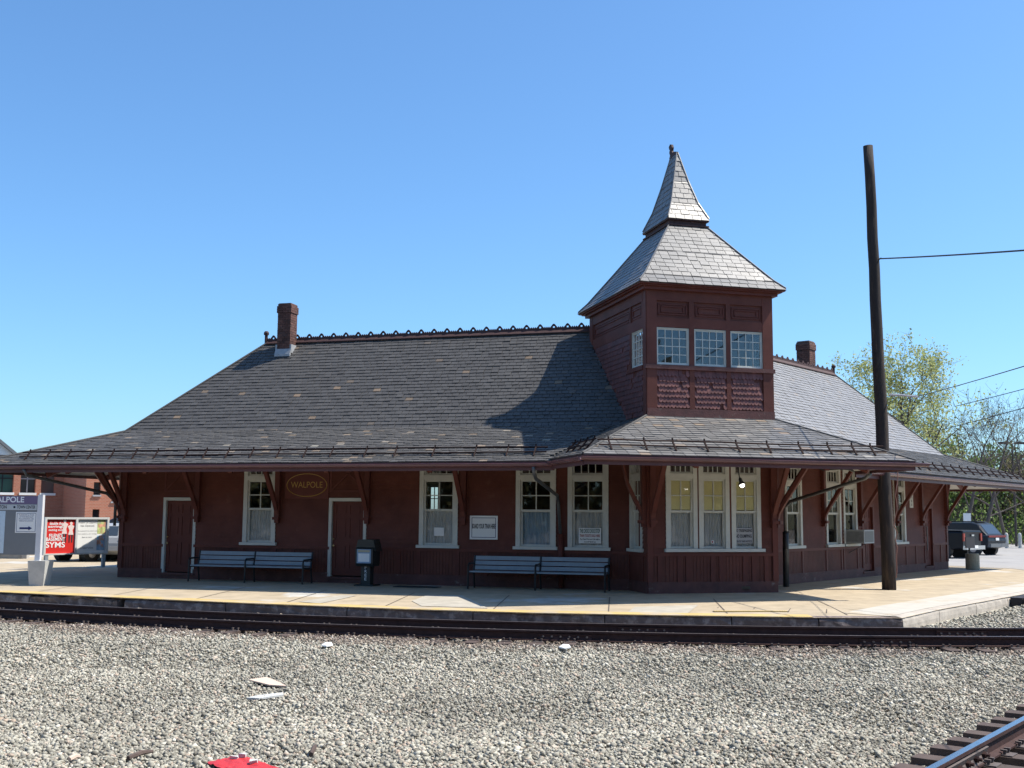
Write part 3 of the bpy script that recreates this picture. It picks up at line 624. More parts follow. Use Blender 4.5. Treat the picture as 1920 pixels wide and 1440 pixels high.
# ------------------------------------------------------------------ rainwater pipes
def pipe(pts, r=.045, mt=None, name='downspout'): return MB().tube(pts, r, 8).build(name, mt or GALV, ST, smooth=True)
pipe([L.P(1.8, OV + .06, 3.06), L.P(1.8, OV - .02, 2.9), L.P(1.82, OV - .25, 2.78), L.P(1.87, .3, 2.42), L.P(1.88, .13, 2.25), L.P(1.82, .13, 1.4)])
pipe([L.P(1.82, .12, 1.42), L.P(1.8, .12, .02)], .075, MARD)
pipe([L.P(16.35, OV + .05, 3.06), L.P(16.35, OV - .08, 2.9), L.P(15.5, .4, 2.45), L.P(15.38, .12, 2.2), L.P(15.38, .12, 1.5)])
e0 = at_y((1632, 888), 28.4); e1 = at_y((1622, 897), 28.6); e2 = at_y((1482, 940), 30.6); e3 = at_y((1472, 952), 30.7)
pipe([e0, e1, e2, e3, Vector((e3.x, e3.y, .05))], .05)
pipe([at_y((1473, 998), 30.5), ground((1474, 1100), .0)], .085, BLK, 'standpipe')
# ------------------------------------------------------------------ ground, platform, tracks
GRD = mat('dry_ground', (.16, .14, .115), .95, .25, .35, .4, 8)
ASPH = mat('pale_asphalt', (.30, .285, .27), .9, .12, .8, .3, 60, col2=(.22, .21, .2), thr=(.55, .7, .25))
CONC = mat('platform_paving', (.37, .3, .207), .9, .24, 1.7, .3, 50, col2=(.43, .41, .37), thr=(.57, .63, .3))
KERB = mat('granite_kerb', (.13, .095, .085), .85, .35, 5, .6, 14, col2=(.25, .2, .18), thr=(.5, .62, 6.))
KERBP = mat('pale_kerb', (.42, .37, .31), .85, .25, 3, .4, 14)
YEL = mat('worn_yellow_paint', (.48, .345, .13), .85, .15, 2, .1, 30, col2=(.42, .34, .235), thr=(.47, .6, 1.1))
me_g = MB(); me_g.add([(-1500, -300, -.42), (1500, -300, -.42), (1500, 2200, -.42), (-1500, 2200, -.42)], [(0, 1, 2, 3)]); me_g.build('ground', GRD, kind='structure')
ZP = -.06
edge_px = [(0, 1111), (240, 1122), (480, 1132.5), (760, 1143), (1000, 1150), (1240, 1154.5), (1500, 1158), (1693, 1159)]
E_ = [ground(p, ZP) for p in edge_px]; E_ = [E_[0] + (E_[0] - E_[1]) * 2.2] + E_
side_px = [(1760, 1143.5), (1890, 1119.5)]
SD = [ground(p, ZP) for p in side_px]; SD.append(SD[-1] + (SD[-1] - SD[0]).normalized() * 26)
edge = E_ + SD
inner = [p + Vector((0.25, 4.2, -ZP)) for p in E_[:-1]] + [E_[-1] + Vector((-1.2, 3.6, -ZP))] + [p + Vector((-2.9, 2.2, -ZP)) for p in SD]
n = len(edge); m = MB(); vs = edge + inner; fs = [(i, i + 1, n + i + 1, n + i) for i in range(n - 1)]
back = [Vector((26, 58, 0)), Vector((-8, 58, 0)), Vector((-30, 52, 0))]
vs += back; fs.append(tuple(range(n, 2 * n)) + tuple(range(2 * n, 2 * n + 3)))
m.add(vs, fs); plat = m.build('platform', CONC, kind='structure')
q = MB(); q.add([e + Vector((.0, .3, -.01)) for e in edge] + [e + Vector((0, .3, -.4)) for e in edge], [(i, i + 1, n + i + 1, n + i) for i in range(n - 1)]); q.build('platform_footing', mat('footing', (.07, .06, .055), .95, .3, 6), plat)
def wobble(o, amt, seed=0):
    r_ = random.Random(seed)
    for v in o.data.vertices: v.co += Vector((r_.uniform(-amt, amt), r_.uniform(-amt, amt), r_.uniform(-amt, amt) * .6))
def kerb(a, b, mt, par, seed, h=.34, wd=.34, z0=ZP, broken=False):
    d = (b - a); ln = d.length; d.normalize(); nn = Vector((d.y, -d.x, 0)); nx = max(3, int(ln / .22)); q = MB(); r_ = random.Random(seed)
    prof = [(-wd, .0), (-wd, .006), (-.05, .006), (-.012, -.015), (.0, -.06), (.005, -.16), (-.01, -h), (-wd, -h)]; vs = []
    for i in range(nx + 1):
        c = a + d * (.012 + (ln - .024) * i / nx)
        for k, (o, z) in enumerate(prof):
            rough_ = 1. if mt is KERB else .25; j = (r_.uniform(-.022, .012) * rough_ if 3 <= k <= 6 else 0.); jz = r_.uniform(-.02, .004) * rough_ if k in (3, 4) else 0
            if broken and 2 <= k <= 6 and r_.random() < .5: j -= .08; jz -= .05
            vs.append(Vector((c.x, c.y, z0)) + nn * (o + j) + Vector((0, 0, z + jz)))
    K = len(prof); fs = [(i * K + k, i * K + (k + 1) % K, (i + 1) * K + (k + 1) % K, (i + 1) * K + k) for i in range(nx) for k in range(K)] + [tuple(range(K)), tuple(range(nx * K, nx * K + K))[::-1]]
    q.add(vs, fs); q.build('kerb_stone', mt, par)
def resample(pts, st):
    out = [pts[0].copy()]; acc = 0
    for a, b in zip(pts, pts[1:]):
        ln = (b - a).length; t = st - acc
        while t < ln: out.append(a + (b - a) * (t / ln)); t += st
        acc = ln - (t - st)
    out.append(pts[-1].copy()); return out
ks = [E_[0]]; fine = resample(E_, .1); i = 0; r5 = random.Random(5)
while i < len(fine) - 6:
    i = min(len(fine) - 1, i + r5.randint(17, 30)); ks.append(fine[i])
for j, (a, b) in enumerate(zip(ks, ks[1:])):
    fx = (a + b) / 2; br = fx.x < -7.5
    if br and j % 3 == 1: b = a + (b - a) * .93
    kerb(a, b, KERB, plat, j, z0=ZP - (.03 if br and j % 2 else 0), broken=br and j % 2 == 0)
ss = resample([E_[-1]] + SD, 2.6)
for j, (a, b) in enumerate(zip(ss, ss[1:])): kerb(a, b, KERBP, plat, 60 + j, wd=.5)
# yellow edge line, grating, joints and patches
def strip(pts, o0, o1, z, name, mt, zoff=.0):
    q = MB(); vs = []
    for i, p in enumerate(pts):
        d = (pts[min(i + 1, len(pts) - 1)] - pts[max(0, i - 1)]).normalized(); nn = Vector((-d.y, d.x, 0)); sl_ = -ZP / 4.2
        vs += [Vector((p.x, p.y, ZP + o0 * sl_ + z)) + nn * o0, Vector((p.x, p.y, ZP + o1 * sl_ + z)) + nn * o1]
    q.add(vs, [(2 * i, 2 * i + 2, 2 * i + 3, 2 * i + 1) for i in range(len(pts) - 1)]); return q.build(name, mt, plat)
yl = [p for p in resample(E_, .5) if p.x < 6.2]
strip(yl, .02, .5, .012, 'yellow_line', YEL)
PALE = mat('pale_paving', (.43, .4, .345), .9, .12, 2, .2, 40, col2=(.4, .33, .24), thr=(.55, .68, .8))
sp_ = resample([E_[-1] + Vector((.1, .15, 0))] + SD, .8)
strip(sp_, .3, 1.25, .006, 'pale_border', PALE)
JNT = mat('joint_tar', (.1, .08, .065), .9)
def ground_line(p0, p1, w, mt, name, z=.006, zb=-.03):
    a, b = ground(p0, zb), ground(p1, zb); d = (b - a).normalized(); nn = Vector((-d.y, d.x, 0)) * w / 2
    zz = lambda X: Vector((X.x, X.y, max(ZP, min(0, zb)) + z)); q = MB(); q.add([zz(a - nn), zz(b - nn), zz(b + nn), zz(a + nn)], [(0, 1, 2, 3)]); return q.build(name, mt, plat)
for p0, p1 in (((1440, 1125), (1530, 1136)), ((1530, 1136), (1690, 1155)), ((1430, 1126), (1413, 1143)), ((1487, 1135), (1478, 1148)), ((1550, 1139), (1550, 1150)), ((1365, 1127), (1345, 1141))): ground_line(p0, p1, .02, JNT, 'joint', .014, -.045)
for k_, (pp) in enumerate((((772, 1128), (800, 1119), (866, 1119), (915, 1140), (790, 1136)), ((560, 1128), (640, 1118), (668, 1119), (600, 1131)), ((1175, 1149), (1190, 1139), (1310, 1136), (1290, 1149)))):
    q = MB(); n_p = len(pp); q.add([ground(p_, -.04) * 1 for p_ in pp], [tuple(range(n_p))[::-1]]); q.v = [(x_, y_, -.026 if k_ < 4 else -.02) for x_, y_, z_ in q.v]
    sl_ = [Vector(v_) for v_ in q.v]; q.v = [(v_.x, v_.y, ZP * max(0, 1 - (v_.y - float(np.interp(v_.x, [e.x for e in E_], [e.y for e in E_]))) / 4.2) + .009) if v_.x < 7.4 else (v_.x, v_.y, -.02) for v_ in sl_]; q.build('patch', mat('patch_%d' % k_, (.375, .34, .28), .9, .2, 2.5, .2, 40), plat)
fj = resample(E_, 2.4)
for p_ in fj[2:-1]:
    a_ = p_ + Vector((.02, .5, 0)); b_ = p_ + Vector((.35, 4.0, 0)); q = MB(); q.add([(a_.x - .012, a_.y, ZP + .016), (a_.x + .012, a_.y, ZP + .016), (b_.x + .012, b_.y, .004), (b_.x - .012, b_.y, .004)], [(0, 1, 2, 3)]); q.build('joint', JNT, plat)
GRT = mat('cast_grating', (.12, .09, .07), .7, .3, 20)
gr = ground_line((1337, 1147.5), (1478, 1147.5), .17, GRT, 'drain_grating', .016, -.052)
a_, b_ = ground((1339, 1147.5), -.052), ground((1476, 1147.5), -.052)
for i in range(30):
    X = a_ + (b_ - a_) * ((i + .5) / 30); bx('grating_bar', mat('grating_bar', (.5, .36, .12), .7) if i == 0 else MATS['grating_bar'], gr, Fr(X[:2], (1, 0), (0, -1)), -.022, .022, -.07, .07, -.036, -.03)
MATD = mat('rubber_mat', (.02, .02, .02), .9, .2, 20); bx('door_mat', MATD, None, L, 4.9, 6.1, .7, 1.15, .002, .018, label='flat black rubber mat lying on the paving by the wall', cat='mat')
# parking areas
q = MB(); q.add([(-70, 40, -.012), (-14.2, 38.9, -.012), (-14.2, 70, -.012), (-70, 75, -.012)], [(0, 1, 2, 3)]); q.build('parking_lot', ASPH, kind='structure')
q = MB(); q.add([(19.2, 43.5, .008), (18.8, 36, .008), (21, 34, .008), (70, 60, .008), (70, 130, .008), (0, 110, .008), (0, 52, .008), (12, 52, .008)], [tuple(range(8))]); q.build('parking_lot', ASPH, kind='structure')
# rails ------------------------------------------------------------------
RAIL = mat('rail_steel', (.05, .026, .023), .75, .3, 8, .2, 30, spec=.2); RTOP = mat('polished_rail', (.5, .52, .55), .25, .1, 3, metal=1.)
RDUL = mat('dull_rail_top', (.16, .13, .12), .45, .2, 4, metal=.6)
TIE = mat('creosoted_tie', (.075, .05, .04), .85, .4, 3, .5, 25, stretch=(1, 1, 1)); PLATE = mat('tie_plate', (.1, .078, .07), .7, .3, 15)
ZT = -.08
PR = [(-.036, 0), (.036, 0), (.037, -.03), (.009, -.045), (.009, -.135), (.07, -.155), (.07, -.172), (-.07, -.172), (-.07, -.155), (-.009, -.135), (-.009, -.045), (-.037, -.03)]
def sweep(pts, prof, z):
    q = MB(); vs = []; K = len(prof)
    for i, p in enumerate(pts):
        d = (pts[min(i + 1, len(pts) - 1)] - pts[max(0, i - 1)]); d.z = 0; d.normalize(); nn = Vector((d.y, -d.x, 0)); vs += [Vector((p.x, p.y, z)) + nn * o + Vector((0, 0, zz)) for o, zz in prof]
    q.add(vs, [(i * K + k, (i + 1) * K + k, (i + 1) * K + (k + 1) % K, i * K + (k + 1) % K) for i in range(len(pts) - 1) for k in range(K)] + [tuple(range(K)), tuple(range((len(pts) - 1) * K, len(pts) * K))[::-1]]); return q
def smooth_pts(pts, n=60):                                    # quadratic fit through the measured points
    xs = np.array([p.x for p in pts]); ys = np.array([p.y for p in pts]); c = np.polyfit(xs, ys, 2); X = np.linspace(-16, 16, n)
    return [Vector((float(x), float(np.polyval(c, x)), 0)) for x in X]
far = smooth_pts([ground(p, ZT) for p in ((0, 1127), (640, 1155), (1280, 1173), (1920, 1177))])
def offset(pts, d):
    out = []
    for i, p in enumerate(pts):
        t = (pts[min(i + 1, len(pts) - 1)] - pts[max(0, i - 1)]).normalized(); out.append(p + Vector((t.y, -t.x, 0)) * d)
    return out
near = offset(far, 1.47); mid = offset(far, .735)
def track(label, rails, midl, name_grp, top, tie_z, tie_st=.56, tie_half=1.27, plates=True, zt=ZT):
    tk = thing('railway_track', (midl[len(midl) // 2].x, midl[len(midl) // 2].y, tie_z - .15), label, 'track', name_grp)
    rl = []
    for rp in rails:
        r_ = sweep(rp, PR, zt).build('rail', RAIL, tk); rl.append(r_)
        sweep(rp, [(-.033, .0015), (.033, .0015), (.033, .0005), (-.033, .0005)], zt).build('rail_head', top, r_)
    ties = resample(midl, tie_st); tm = MB(); F0 = Fr((0, 0), (1, 0), (0, -1)); tm.box(F0, -tie_half, tie_half, -.11, .11, -.17, 0); me = bpy.data.meshes.new('tie'); me.from_pydata(tm.v, [], tm.f); me.materials.append(TIE)
    pm = MB(); pm.box(F0, -.17, .17, -.09, .09, 0, .012)
    for x, y in ((-.095, .06), (-.095, -.05), (.095, .05), (.095, -.06)): pm.box(F0, x - .012, x + .012, y - .012, y + .012, .012, .05); pm.box(F0, x - .02 if x < 0 else x - .035, x + .035 if x < 0 else x + .02, y - .014, y + .014, .04, .055)
    pme = bpy.data.meshes.new('tie_plate'); pme.from_pydata(pm.v, [], pm.f); pme.materials.append(PLATE)
    for i in range(1, len(ties) - 1):
        d = (ties[i + 1] - ties[i - 1]).normalized(); a = math.atan2(d.y, d.x) + math.pi / 2 + rnd.uniform(-.02, .02); M = Matrix.Translation(Vector((ties[i].x, ties[i].y, tie_z + rnd.uniform(-.01, .01)))) @ Matrix.Rotation(a, 4, 'Z'); t_ = inst('tie', me, M, tk)
        if plates:
            for sg in (-1, 1): inst('tie_plate', pme, M @ Matrix.Translation((sg * .735, 0, .001)), tk)
    return tk, rl
tk, rl = track('railway track with two dark rails running close along the yellow platform edge', [far, near], mid, None, RDUL, ZT - .185)
def joint_bar(pts, x, side, par):
    i = min(range(len(pts)), key=lambda k: abs(pts[k].x - x)); d = (pts[i + 1] - pts[i - 1]).normalized(); nn = Vector((d.y, -d.x, 0)) * side; c = Vector((x, np.interp(x, [p.x for p in pts], [p.y for p in pts]), 0)); f = Fr(c[:2], d[:2], nn[:2])
    j = MB(); j.prof(f, [(.012, ZT - .05), (.04, ZT - .055), (.028, ZT - .1), (.05, ZT - .15), (.012, ZT - .145)], -.46, .46); jb = j.build('joint_bar', RAIL, par)
    for k in range(6): MB().lathe(f.P(-.38 + k * .152, .03, ZT - .1), [(.022, 0), (.022, .025), (.012, .026), (.012, .045)], 6, nn).build('bolt', PLATE, jb)
for x in (.95, 6.35): joint_bar(near, x, 1, rl[1])
for x in (2.45, 8.2): joint_bar(far, x, 1, rl[0])
# foreground track crossing the lower right corner
a = ground((1745, 1440), ZT); b = ground((1919, 1347), ZT); d = (b - a).normalized(); nn = Vector((d.y, -d.x, 0)); FA = a.copy(); FN = nn.copy()
r1 = [a + d * t for t in np.linspace(-7, 8.2, 20)]; r2 = [p + nn * 1.47 for p in r1]; md = [p + nn * .735 for p in r1]
tk2, rl2 = track('railway track with bright polished rail on rough ties crossing the gravel corner', [r1, r2], md, None, RTOP, ZT - .185, .52, 1.3)
f = Fr((a + d * .72)[:2], d[:2], nn[:2]); j = MB(); j.prof(f, [(.012, ZT - .045), (.05, ZT - .05), (.03, ZT - .1), (.055, ZT - .15), (.012, ZT - .145)], -.75, .75); jb = j.build('joint_bar', PLATE, rl2[0])
for k in range(6): MB().lathe(f.P(-.6 + k * .24, .035, ZT - .1), [(.03, 0), (.03, .03), (.016, .031), (.016, .06)], 6, nn).build('bolt', RAIL, jb)
TIMB = mat('crossing_timber', (.02, .016, .02), .7, .3, 6, .3, 20)
s2 = SD[1]; d2 = (SD[2] - SD[1]).normalized(); n2 = Vector((d2.y, -d2.x, 0)); f = Fr(s2[:2], d2[:2], n2[:2])
ct = thing('crossing_panel', f.P(1.5, .6, -.4), 'black timber crossing panel laid against the pale platform end', 'crossing')
for k in range(4): bx('timber', TIMB, ct, f, .12, 7, .02 + k * .31, .31 + k * .31, -.42, -.075 - .004 * k)
# ballast ----------------------------------------------------------------
def gz(x, y):
    yn = float(np.interp(x, [p.x for p in near], [p.y for p in near])); dy = yn - y
    z = -.27 if dy < .9 else (-.27 + min(1, (dy - .9) / 3) * .07)
    return z
xn = np.array([p.x for p in near]); yn_ = np.array([p.y for p in near]); xe = np.array([p.x for p in E_]); ye = np.array([p.y for p in E_])
def gzv(x, y):
    dy = np.interp(x, xn, yn_) - y; z = -.295 + np.clip((dy - .35) / 3, 0, 1) * .09
    dist = (x - FA.x) * FN.x + (y - FA.y) * FN.y; t = np.clip((dist + 1.9) / 1.3, 0, 1); t = t * t * (3 - 2 * t); z = z * (1 - t) - .35 * t
    return z + .01 * np.sin(x * 1.7 + y * .9) + .008 * np.sin(x * .6 - y * 2.3) + .005 * np.sin(x * 4.1 + y * 3.3)
rg = np.random.default_rng(3)
def stones(N, box, size, keep, shape='octa'):
    x = rg.uniform(box[0], box[1], N); y = rg.uniform(box[2], box[3], N); k = keep(x, y) & (np.abs(x) < .475 * y + 1.1); x, y = x[k], y[k]; n = len(x)
    sz = size * rg.lognormal(0, .28, n); sz = np.clip(sz, size * .5, size * 1.8)
    if shape == 'block':
        base = np.array([(x_, y_, z_) for z_ in (-.5, .5) for y_ in (-.5, .5) for x_ in (-.5, .5)]); F = np.array([(0, 2, 3), (0, 3, 1), (4, 5, 7), (4, 7, 6), (0, 1, 5), (0, 5, 4), (2, 6, 7), (2, 7, 3), (0, 4, 6), (0, 6, 2), (1, 3, 7), (1, 7, 5)])
        V = (base[None] + rg.uniform(-.24, .24, (n, 8, 3))) * rg.uniform(.5, 1.2, (n, 1, 3)) * sz[:, None, None]
    else:
        base = np.array([(1, 0, 0), (-1, 0, 0), (0, 1, 0), (0, -1, 0), (0, 0, 1), (0, 0, -1)]) * .62; F = np.array([(0, 2, 4), (2, 1, 4), (1, 3, 4), (3, 0, 4), (2, 0, 5), (1, 2, 5), (3, 1, 5), (0, 3, 5)])
        V = (base[None] + rg.uniform(-.25, .25, (n, 6, 3))) * rg.uniform(.6, 1.3, (n, 1, 3)) * sz[:, None, None]
    K = len(base)
    u = rg.normal(size=(n, 4)); u /= np.linalg.norm(u, axis=1)[:, None]; q0, q1, q2, q3 = u.T
    Rm = np.stack([np.stack([1 - 2 * (q2 ** 2 + q3 ** 2), 2 * (q1 * q2 - q0 * q3), 2 * (q1 * q3 + q0 * q2)], -1), np.stack([2 * (q1 * q2 + q0 * q3), 1 - 2 * (q1 ** 2 + q3 ** 2), 2 * (q2 * q3 - q0 * q1)], -1), np.stack([2 * (q1 * q3 - q0 * q2), 2 * (q2 * q3 + q0 * q1), 1 - 2 * (q1 ** 2 + q2 ** 2)], -1)], 1)
    V = np.einsum('nij,nkj->nki', Rm, V); V[:, :, 2] *= .8; z = gzv(x, y) + rg.uniform(-.3, .6, n) * sz
    V += np.stack([x, y, z], -1)[:, None]; verts = V.reshape(-1, 3); faces = (F[None] + (np.arange(n) * K)[:, None, None]).reshape(-1, 3)
    return verts, faces
def add_stones(parts, name, mt, lab):
    off = 0; vs = []; fs = []
    for v, f_ in parts: vs.append(v); fs.append(f_ + off); off += len(v)
    v = np.concatenate(vs); f_ = np.concatenate(fs); me = bpy.data.meshes.new(name); me.vertices.add(len(v)); me.vertices.foreach_set('co', v.ravel().astype(np.float32)); nf = len(f_)
    me.loops.add(nf * 3); me.loops.foreach_set('vertex_index', f_.ravel().astype(np.int32)); me.polygons.add(nf); me.polygons.foreach_set('loop_start', np.arange(0, nf * 3, 3, dtype=np.int32)); me.polygons.foreach_set('loop_total', np.full(nf, 3, dtype=np.int32)); me.update(calc_edges=True); me.validate(); me.materials.append(mt)
    o = bpy.data.objects.new(name, me); COL.objects.link(o); place(o, Matrix.Identity(4)); props(o, lab, 'gravel', None, 'stuff')
BAL = ramp_mat('ballast_stone', [(0, (.16, .147, .12)), (.25, (.26, .243, .2)), (.55, (.36, .338, .277)), (.82, (.445, .42, .345)), (.92, (.4, .31, .24)), (1, (.58, .555, .475))], .9, 'island', .25, 60, .26, .45, spec=.2)
BALR = ramp_mat('rusty_ballast_stone', [(0, (.09, .075, .065)), (.3, (.17, .14, .115)), (.7, (.3, .25, .2)), (.9, (.34, .26, .2)), (1, (.5, .46, .4))], .9, 'island', .25, 60, .22, .9, spec=.3)
inner_ok = lambda x, y: (y < np.interp(x, xn, yn_) - .12) & (((x - FA.x) * FN.x + (y - FA.y) * FN.y) < 2.2)
edist = lambda x, y: np.interp(x, xn, yn_) - y + .35 * np.sin(x * 1.1) + .2 * np.sin(x * 3.1 + y * 2)
rr = lambda x, y: rg.random(len(x)) < np.clip((1.9 - edist(x, y)) / 1.1, 0, .93)
allow = lambda x, y: np.where(x < 7.6, y < np.interp(x, xe, ye) - .03, y < np.interp(x, xn, yn_) + 1.7)
P_ = [stones(86000, (-6.8, 6.8, 8.9, 12.), .0245, inner_ok, 'block'), stones(90000, (-8.4, 8.4, 12., 15.5), .0285, inner_ok)]
def split(N, box, size):
    x0 = []
    def k1(x, y): x0.append(rr(x, y)); return allow(x, y) & ~x0[0]
    return stones(N, box, size, k1)
P_.append(split(118000, (-12.5, 12.5, 15.5, 24.5), .034))
sx, sy, tx, ty = E_[-1].x, E_[-1].y, d2.x, d2.y
P_.append(stones(40000, (7.5, 16, 20.6, 33), .045, lambda x, y: ((x - sx) * ty - (y - sy) * tx > .06) & (y > np.interp(x, xn, yn_) + 1.4)))
add_stones(P_, 'ballast', BAL, 'loose grey and white ballast stones covering the foreground')
add_stones([stones(150000, (-12.5, 12.5, 16.5, 26), .033, lambda x, y: allow(x, y) & rr(x, y))], 'rusty_ballast', BALR, 'brownish rust stained ballast stones along the dark rails')
BALG = mat('ballast_fines', (.24, .224, .182), .95, .25, .5, .8, 45, col2=(.43, .405, .33), thr=(.46, .6, 38.))
q = MB(); NX, NY = 137, 129; gx = np.linspace(-17, 17, NX); gy = np.linspace(4, 36, NY); Z = gzv(*np.meshgrid(gx, gy)) - .02
q.add([(float(gx[i]), float(gy[j]), float(Z[j, i])) for j in range(NY) for i in range(NX)], [(j * NX + i, j * NX + i + 1, (j + 1) * NX + i + 1, (j + 1) * NX + i) for j in range(NY - 1) for i in range(NX - 1)]); q.build('ballast_bed', BALG, kind='structure')
# ------------------------------------------------------------------ lettering
TXT = []
def text(s_, origin, right, up, h, mt, par, width=None, align='CENTER', name='lettering', bold=.0):
    cu = bpy.data.curves.new('t', 'FONT'); cu.offset = bold; cu.body = s_; cu.size = 1; cu.align_x = align; cu.align_y = 'CENTER'; cu.extrude = .0; o = bpy.data.objects.new('t', cu); COL.objects.link(o)
    TXT.append((o, Vector(origin), Vector(right).normalized(), Vector(up).normalized(), h, mt, par, width, name))
def flush_text():
    bpy.context.view_layer.update(); dg = bpy.context.evaluated_depsgraph_get(); res = []
    for o, *r in TXT: res.append((bpy.data.meshes.new_from_object(o.evaluated_get(dg)), r))
    for (o, *_) in TXT: cu = o.data; bpy.data.objects.remove(o); bpy.data.curves.remove(cu)
    for me, (org, rt, up, h, mt, par, width, name) in res:
        if not len(me.vertices): continue
        co = np.array([v.co for v in me.vertices]); x0, y0 = co.min(0)[:2]; x1, y1 = co.max(0)[:2]; sy = h / max(.7, .0 + (y1 - y0) if '\n' not in name else 1.); sx = sy if width is None else width / (x1 - x0)
        nn_ = rt.cross(up); M = Matrix.Identity(4)
        for i in range(3): M[i][0] = rt[i] * sx; M[i][1] = up[i] * sy; M[i][2] = nn_[i]; M[i][3] = org[i]
        me.name = 'lettering'; me.materials.clear(); me.materials.append(mt); inst(name, me, M, par)
GOLD = mat('gold_leaf', (.42, .24, .05), .5); INK = mat('black_ink', (.015, .015, .02), .8); NAVY = mat('navy_ink', (.02, .03, .12), .7); WINK = mat('white_ink', (.8, .8, .8), .7); GINK = mat('green_ink', (.03, .09, .05), .8); RINK = mat('red_ink', (.3, .04, .03), .8); GREY = mat('grey_print', (.35, .35, .36), .8)
up_ = Vector((0, 0, 1))
# oval name board
s0, z0 = L.px((575, 909.5), .06); ov = thing('oval_sign', L.P(s0, .03, z0 - .4), 'dark red board with gold oval reading the station name between window and door', 'sign')
bx('board', MARD, ov, L, s0 - .68, s0 + .68, .024, .05, z0 - .38, z0 + .38)
q = MB(); q.tube([L.P(s0 + .62 * math.cos(t), .053, z0 + .32 * math.sin(t)) for t in [2 * math.pi * i / 48 for i in range(49)]], .012, 4, False); q.build('oval_line', GOLD, ov)
text('WALPOLE', L.P(s0, .053, z0), -L.u, up_, .17, GOLD, ov, .98)
# boarding sign
s0, _ = L.px((933, 990), .03); s1, _ = L.px((881, 990), .03); _, z1 = L.px((905, 967), .03); _, z0 = L.px((905, 1011.5), .03)
bs = thing('boarding_sign', L.P((s0 + s1) / 2, .03, z0), 'white rounded boarding notice with blue border fixed to red clapboards', 'sign')
bx('plate', PAPER, bs, L, s0, s1, .024, .03, z0, z1)
q = MB(); e = .05
for u0, u1, v0, v1 in ((s0 + e, s1 - e, z0 + e, z0 + e + .014), (s0 + e, s1 - e, z1 - e - .014, z1 - e), (s0 + e, s0 + e + .014, z0 + e, z1 - e), (s1 - e - .014, s1 - e, z0 + e, z1 - e)): q.box(L, u0, u1, .03, .032, v0, v1)
q.build('border', NAVY, bs); text('BOARD YOUR TRAIN HERE', L.P((s0 + s1) / 2, .033, (z0 + z1) / 2 + .03), -L.u, up_, .13, INK, bs, .66, bold=.025)
# papers and notices in the windows
def notice(name, fr, a, b, z0, z1, off, label, lines, base=None):
    t = thing(name, fr.P((a + b) / 2, off, z0), label, 'notice'); bx('sheet', base or PAPER, t, fr, a, b, off, off + .004, z0, z1)
    for tx, zz, h, mt, wd in lines: text(tx, fr.P((a + b) / 2, off + .006, zz), -fr.u if fr is L else fr.u, up_, h, mt, t, wd, bold=.03)
s0, z0 = L.px((832.5, 1005), -.05); s1, z1 = L.px((814, 989), -.05)
notice('paper_notice', L, s0, s1, z0, z1, -.052, 'small white paper taped inside the window left of the boarding notice', [])
s0, z0 = L.px((1127, 1019), -.05); s1, z1 = L.px((1085, 990), -.05); c = (s0 + s1) / 2
notice('shop_notice', L, s0, s1, z0, z1, -.052, 'hand lettered shop notice standing in the window by the bay corner', [('THE CHOO CHOO STOP', z1 - .08, .11, GINK, .54), ('TRAIN TICKETS SOLD HERE', z1 - .2, .07, RINK, .54), ('Toy Train Wear and Collectibles', z1 - .29, .055, INK, .52), ('OPEN', z1 - .36, .03, INK, .3)])
s0, z0 = T.px((1377, 1019), -.05); s1, z1 = T.px((1411, 990), -.05)
notice('warning_notice', T, s0, s1, z0, z1, -.052, 'white warning notice about dumping in the bay window', [('NO TRESPASSING', z1 - .07, .07, INK, s1 - s0 - .02), ('NO DUMPING', z1 - .21, .085, INK, s1 - s0 - .06), ('POLICE TAKE NOTICE', z1 - .34, .05, INK, s1 - s0 - .06)], GREY)
s0, z0 = T.px((1336, 1016), -.05); q = MB(); q.lathe(T.P(s0, -.052, z0), [(.045, 0), (.045, .004)], 16, T.n); dc = q.build('round_sticker', PAPER, label='small round white sticker low in the middle bay window', cat='sticker')
q = MB(); q.lathe(T.P(s0, -.0478, z0), [(.025, 0), (.025, .001)], 12, T.n); q.build('sticker_mark', RINK, dc)
# enamel plate signs on the far wing
s0, z0 = R.px((1706, 952), .03); s1, z1 = R.px((1711.5, 927), .03); ps = thing('wall_sign', R.P((s0 + s1) / 2, .03, z0), 'tall narrow cream sign on the red wall between last window and end door', 'sign')
bx('plate', WHT, ps, R, s0, s1, .024, .035, z0, z1); text('12', R.P((s0 + s1) / 2, .037, z1 - .1), R.u, up_, .08, INK, ps, .14); text('B', R.P((s0 + s1) / 2, .037, (z0 + z1) / 2), R.u, up_, .08, INK, ps, .1); text('B', R.P((s0 + s1) / 2, .037, z0 + .1), R.u, up_, .08, INK, ps, .1)
bx('paper_sign', WHT, None, R, 7.15, 7.4, .024, .032, 1.7, 2.25, label='narrow pale notice on the red wall behind the utility pole', cat='sign')
# hanging lamp under the bay eave
lp = Vector(at_y((1387, 905), 27.0)); la = thing('hanging_lamp', lp, 'black spotlight with glowing bulb hanging in front of the bay windows', 'lamp')
MB().tube([lp + Vector((-.03, .05, .42)), lp + Vector((-.01, .02, .2)), lp + Vector((0, 0, .1))], .012, 6).build('stem', BLK, la); bd = Vector((.25, -.3, -1)).normalized()
MB().lathe(lp + Vector((0, 0, .12)), [(.02, 0), (.04, .03), (.045, .1), (.085, .16), (.09, .18)], 14, bd).build('hood', BLK, la, smooth=True); MB().lathe(lp + Vector((0, 0, .12)) + bd * .15, [(.03, 0), (.055, .02), (.06, .05), (.045, .085), (.015, .1)], 12, bd).build('bulb', emis('bulb_glow', (1, .95, .85), 2.5), la, smooth=True)
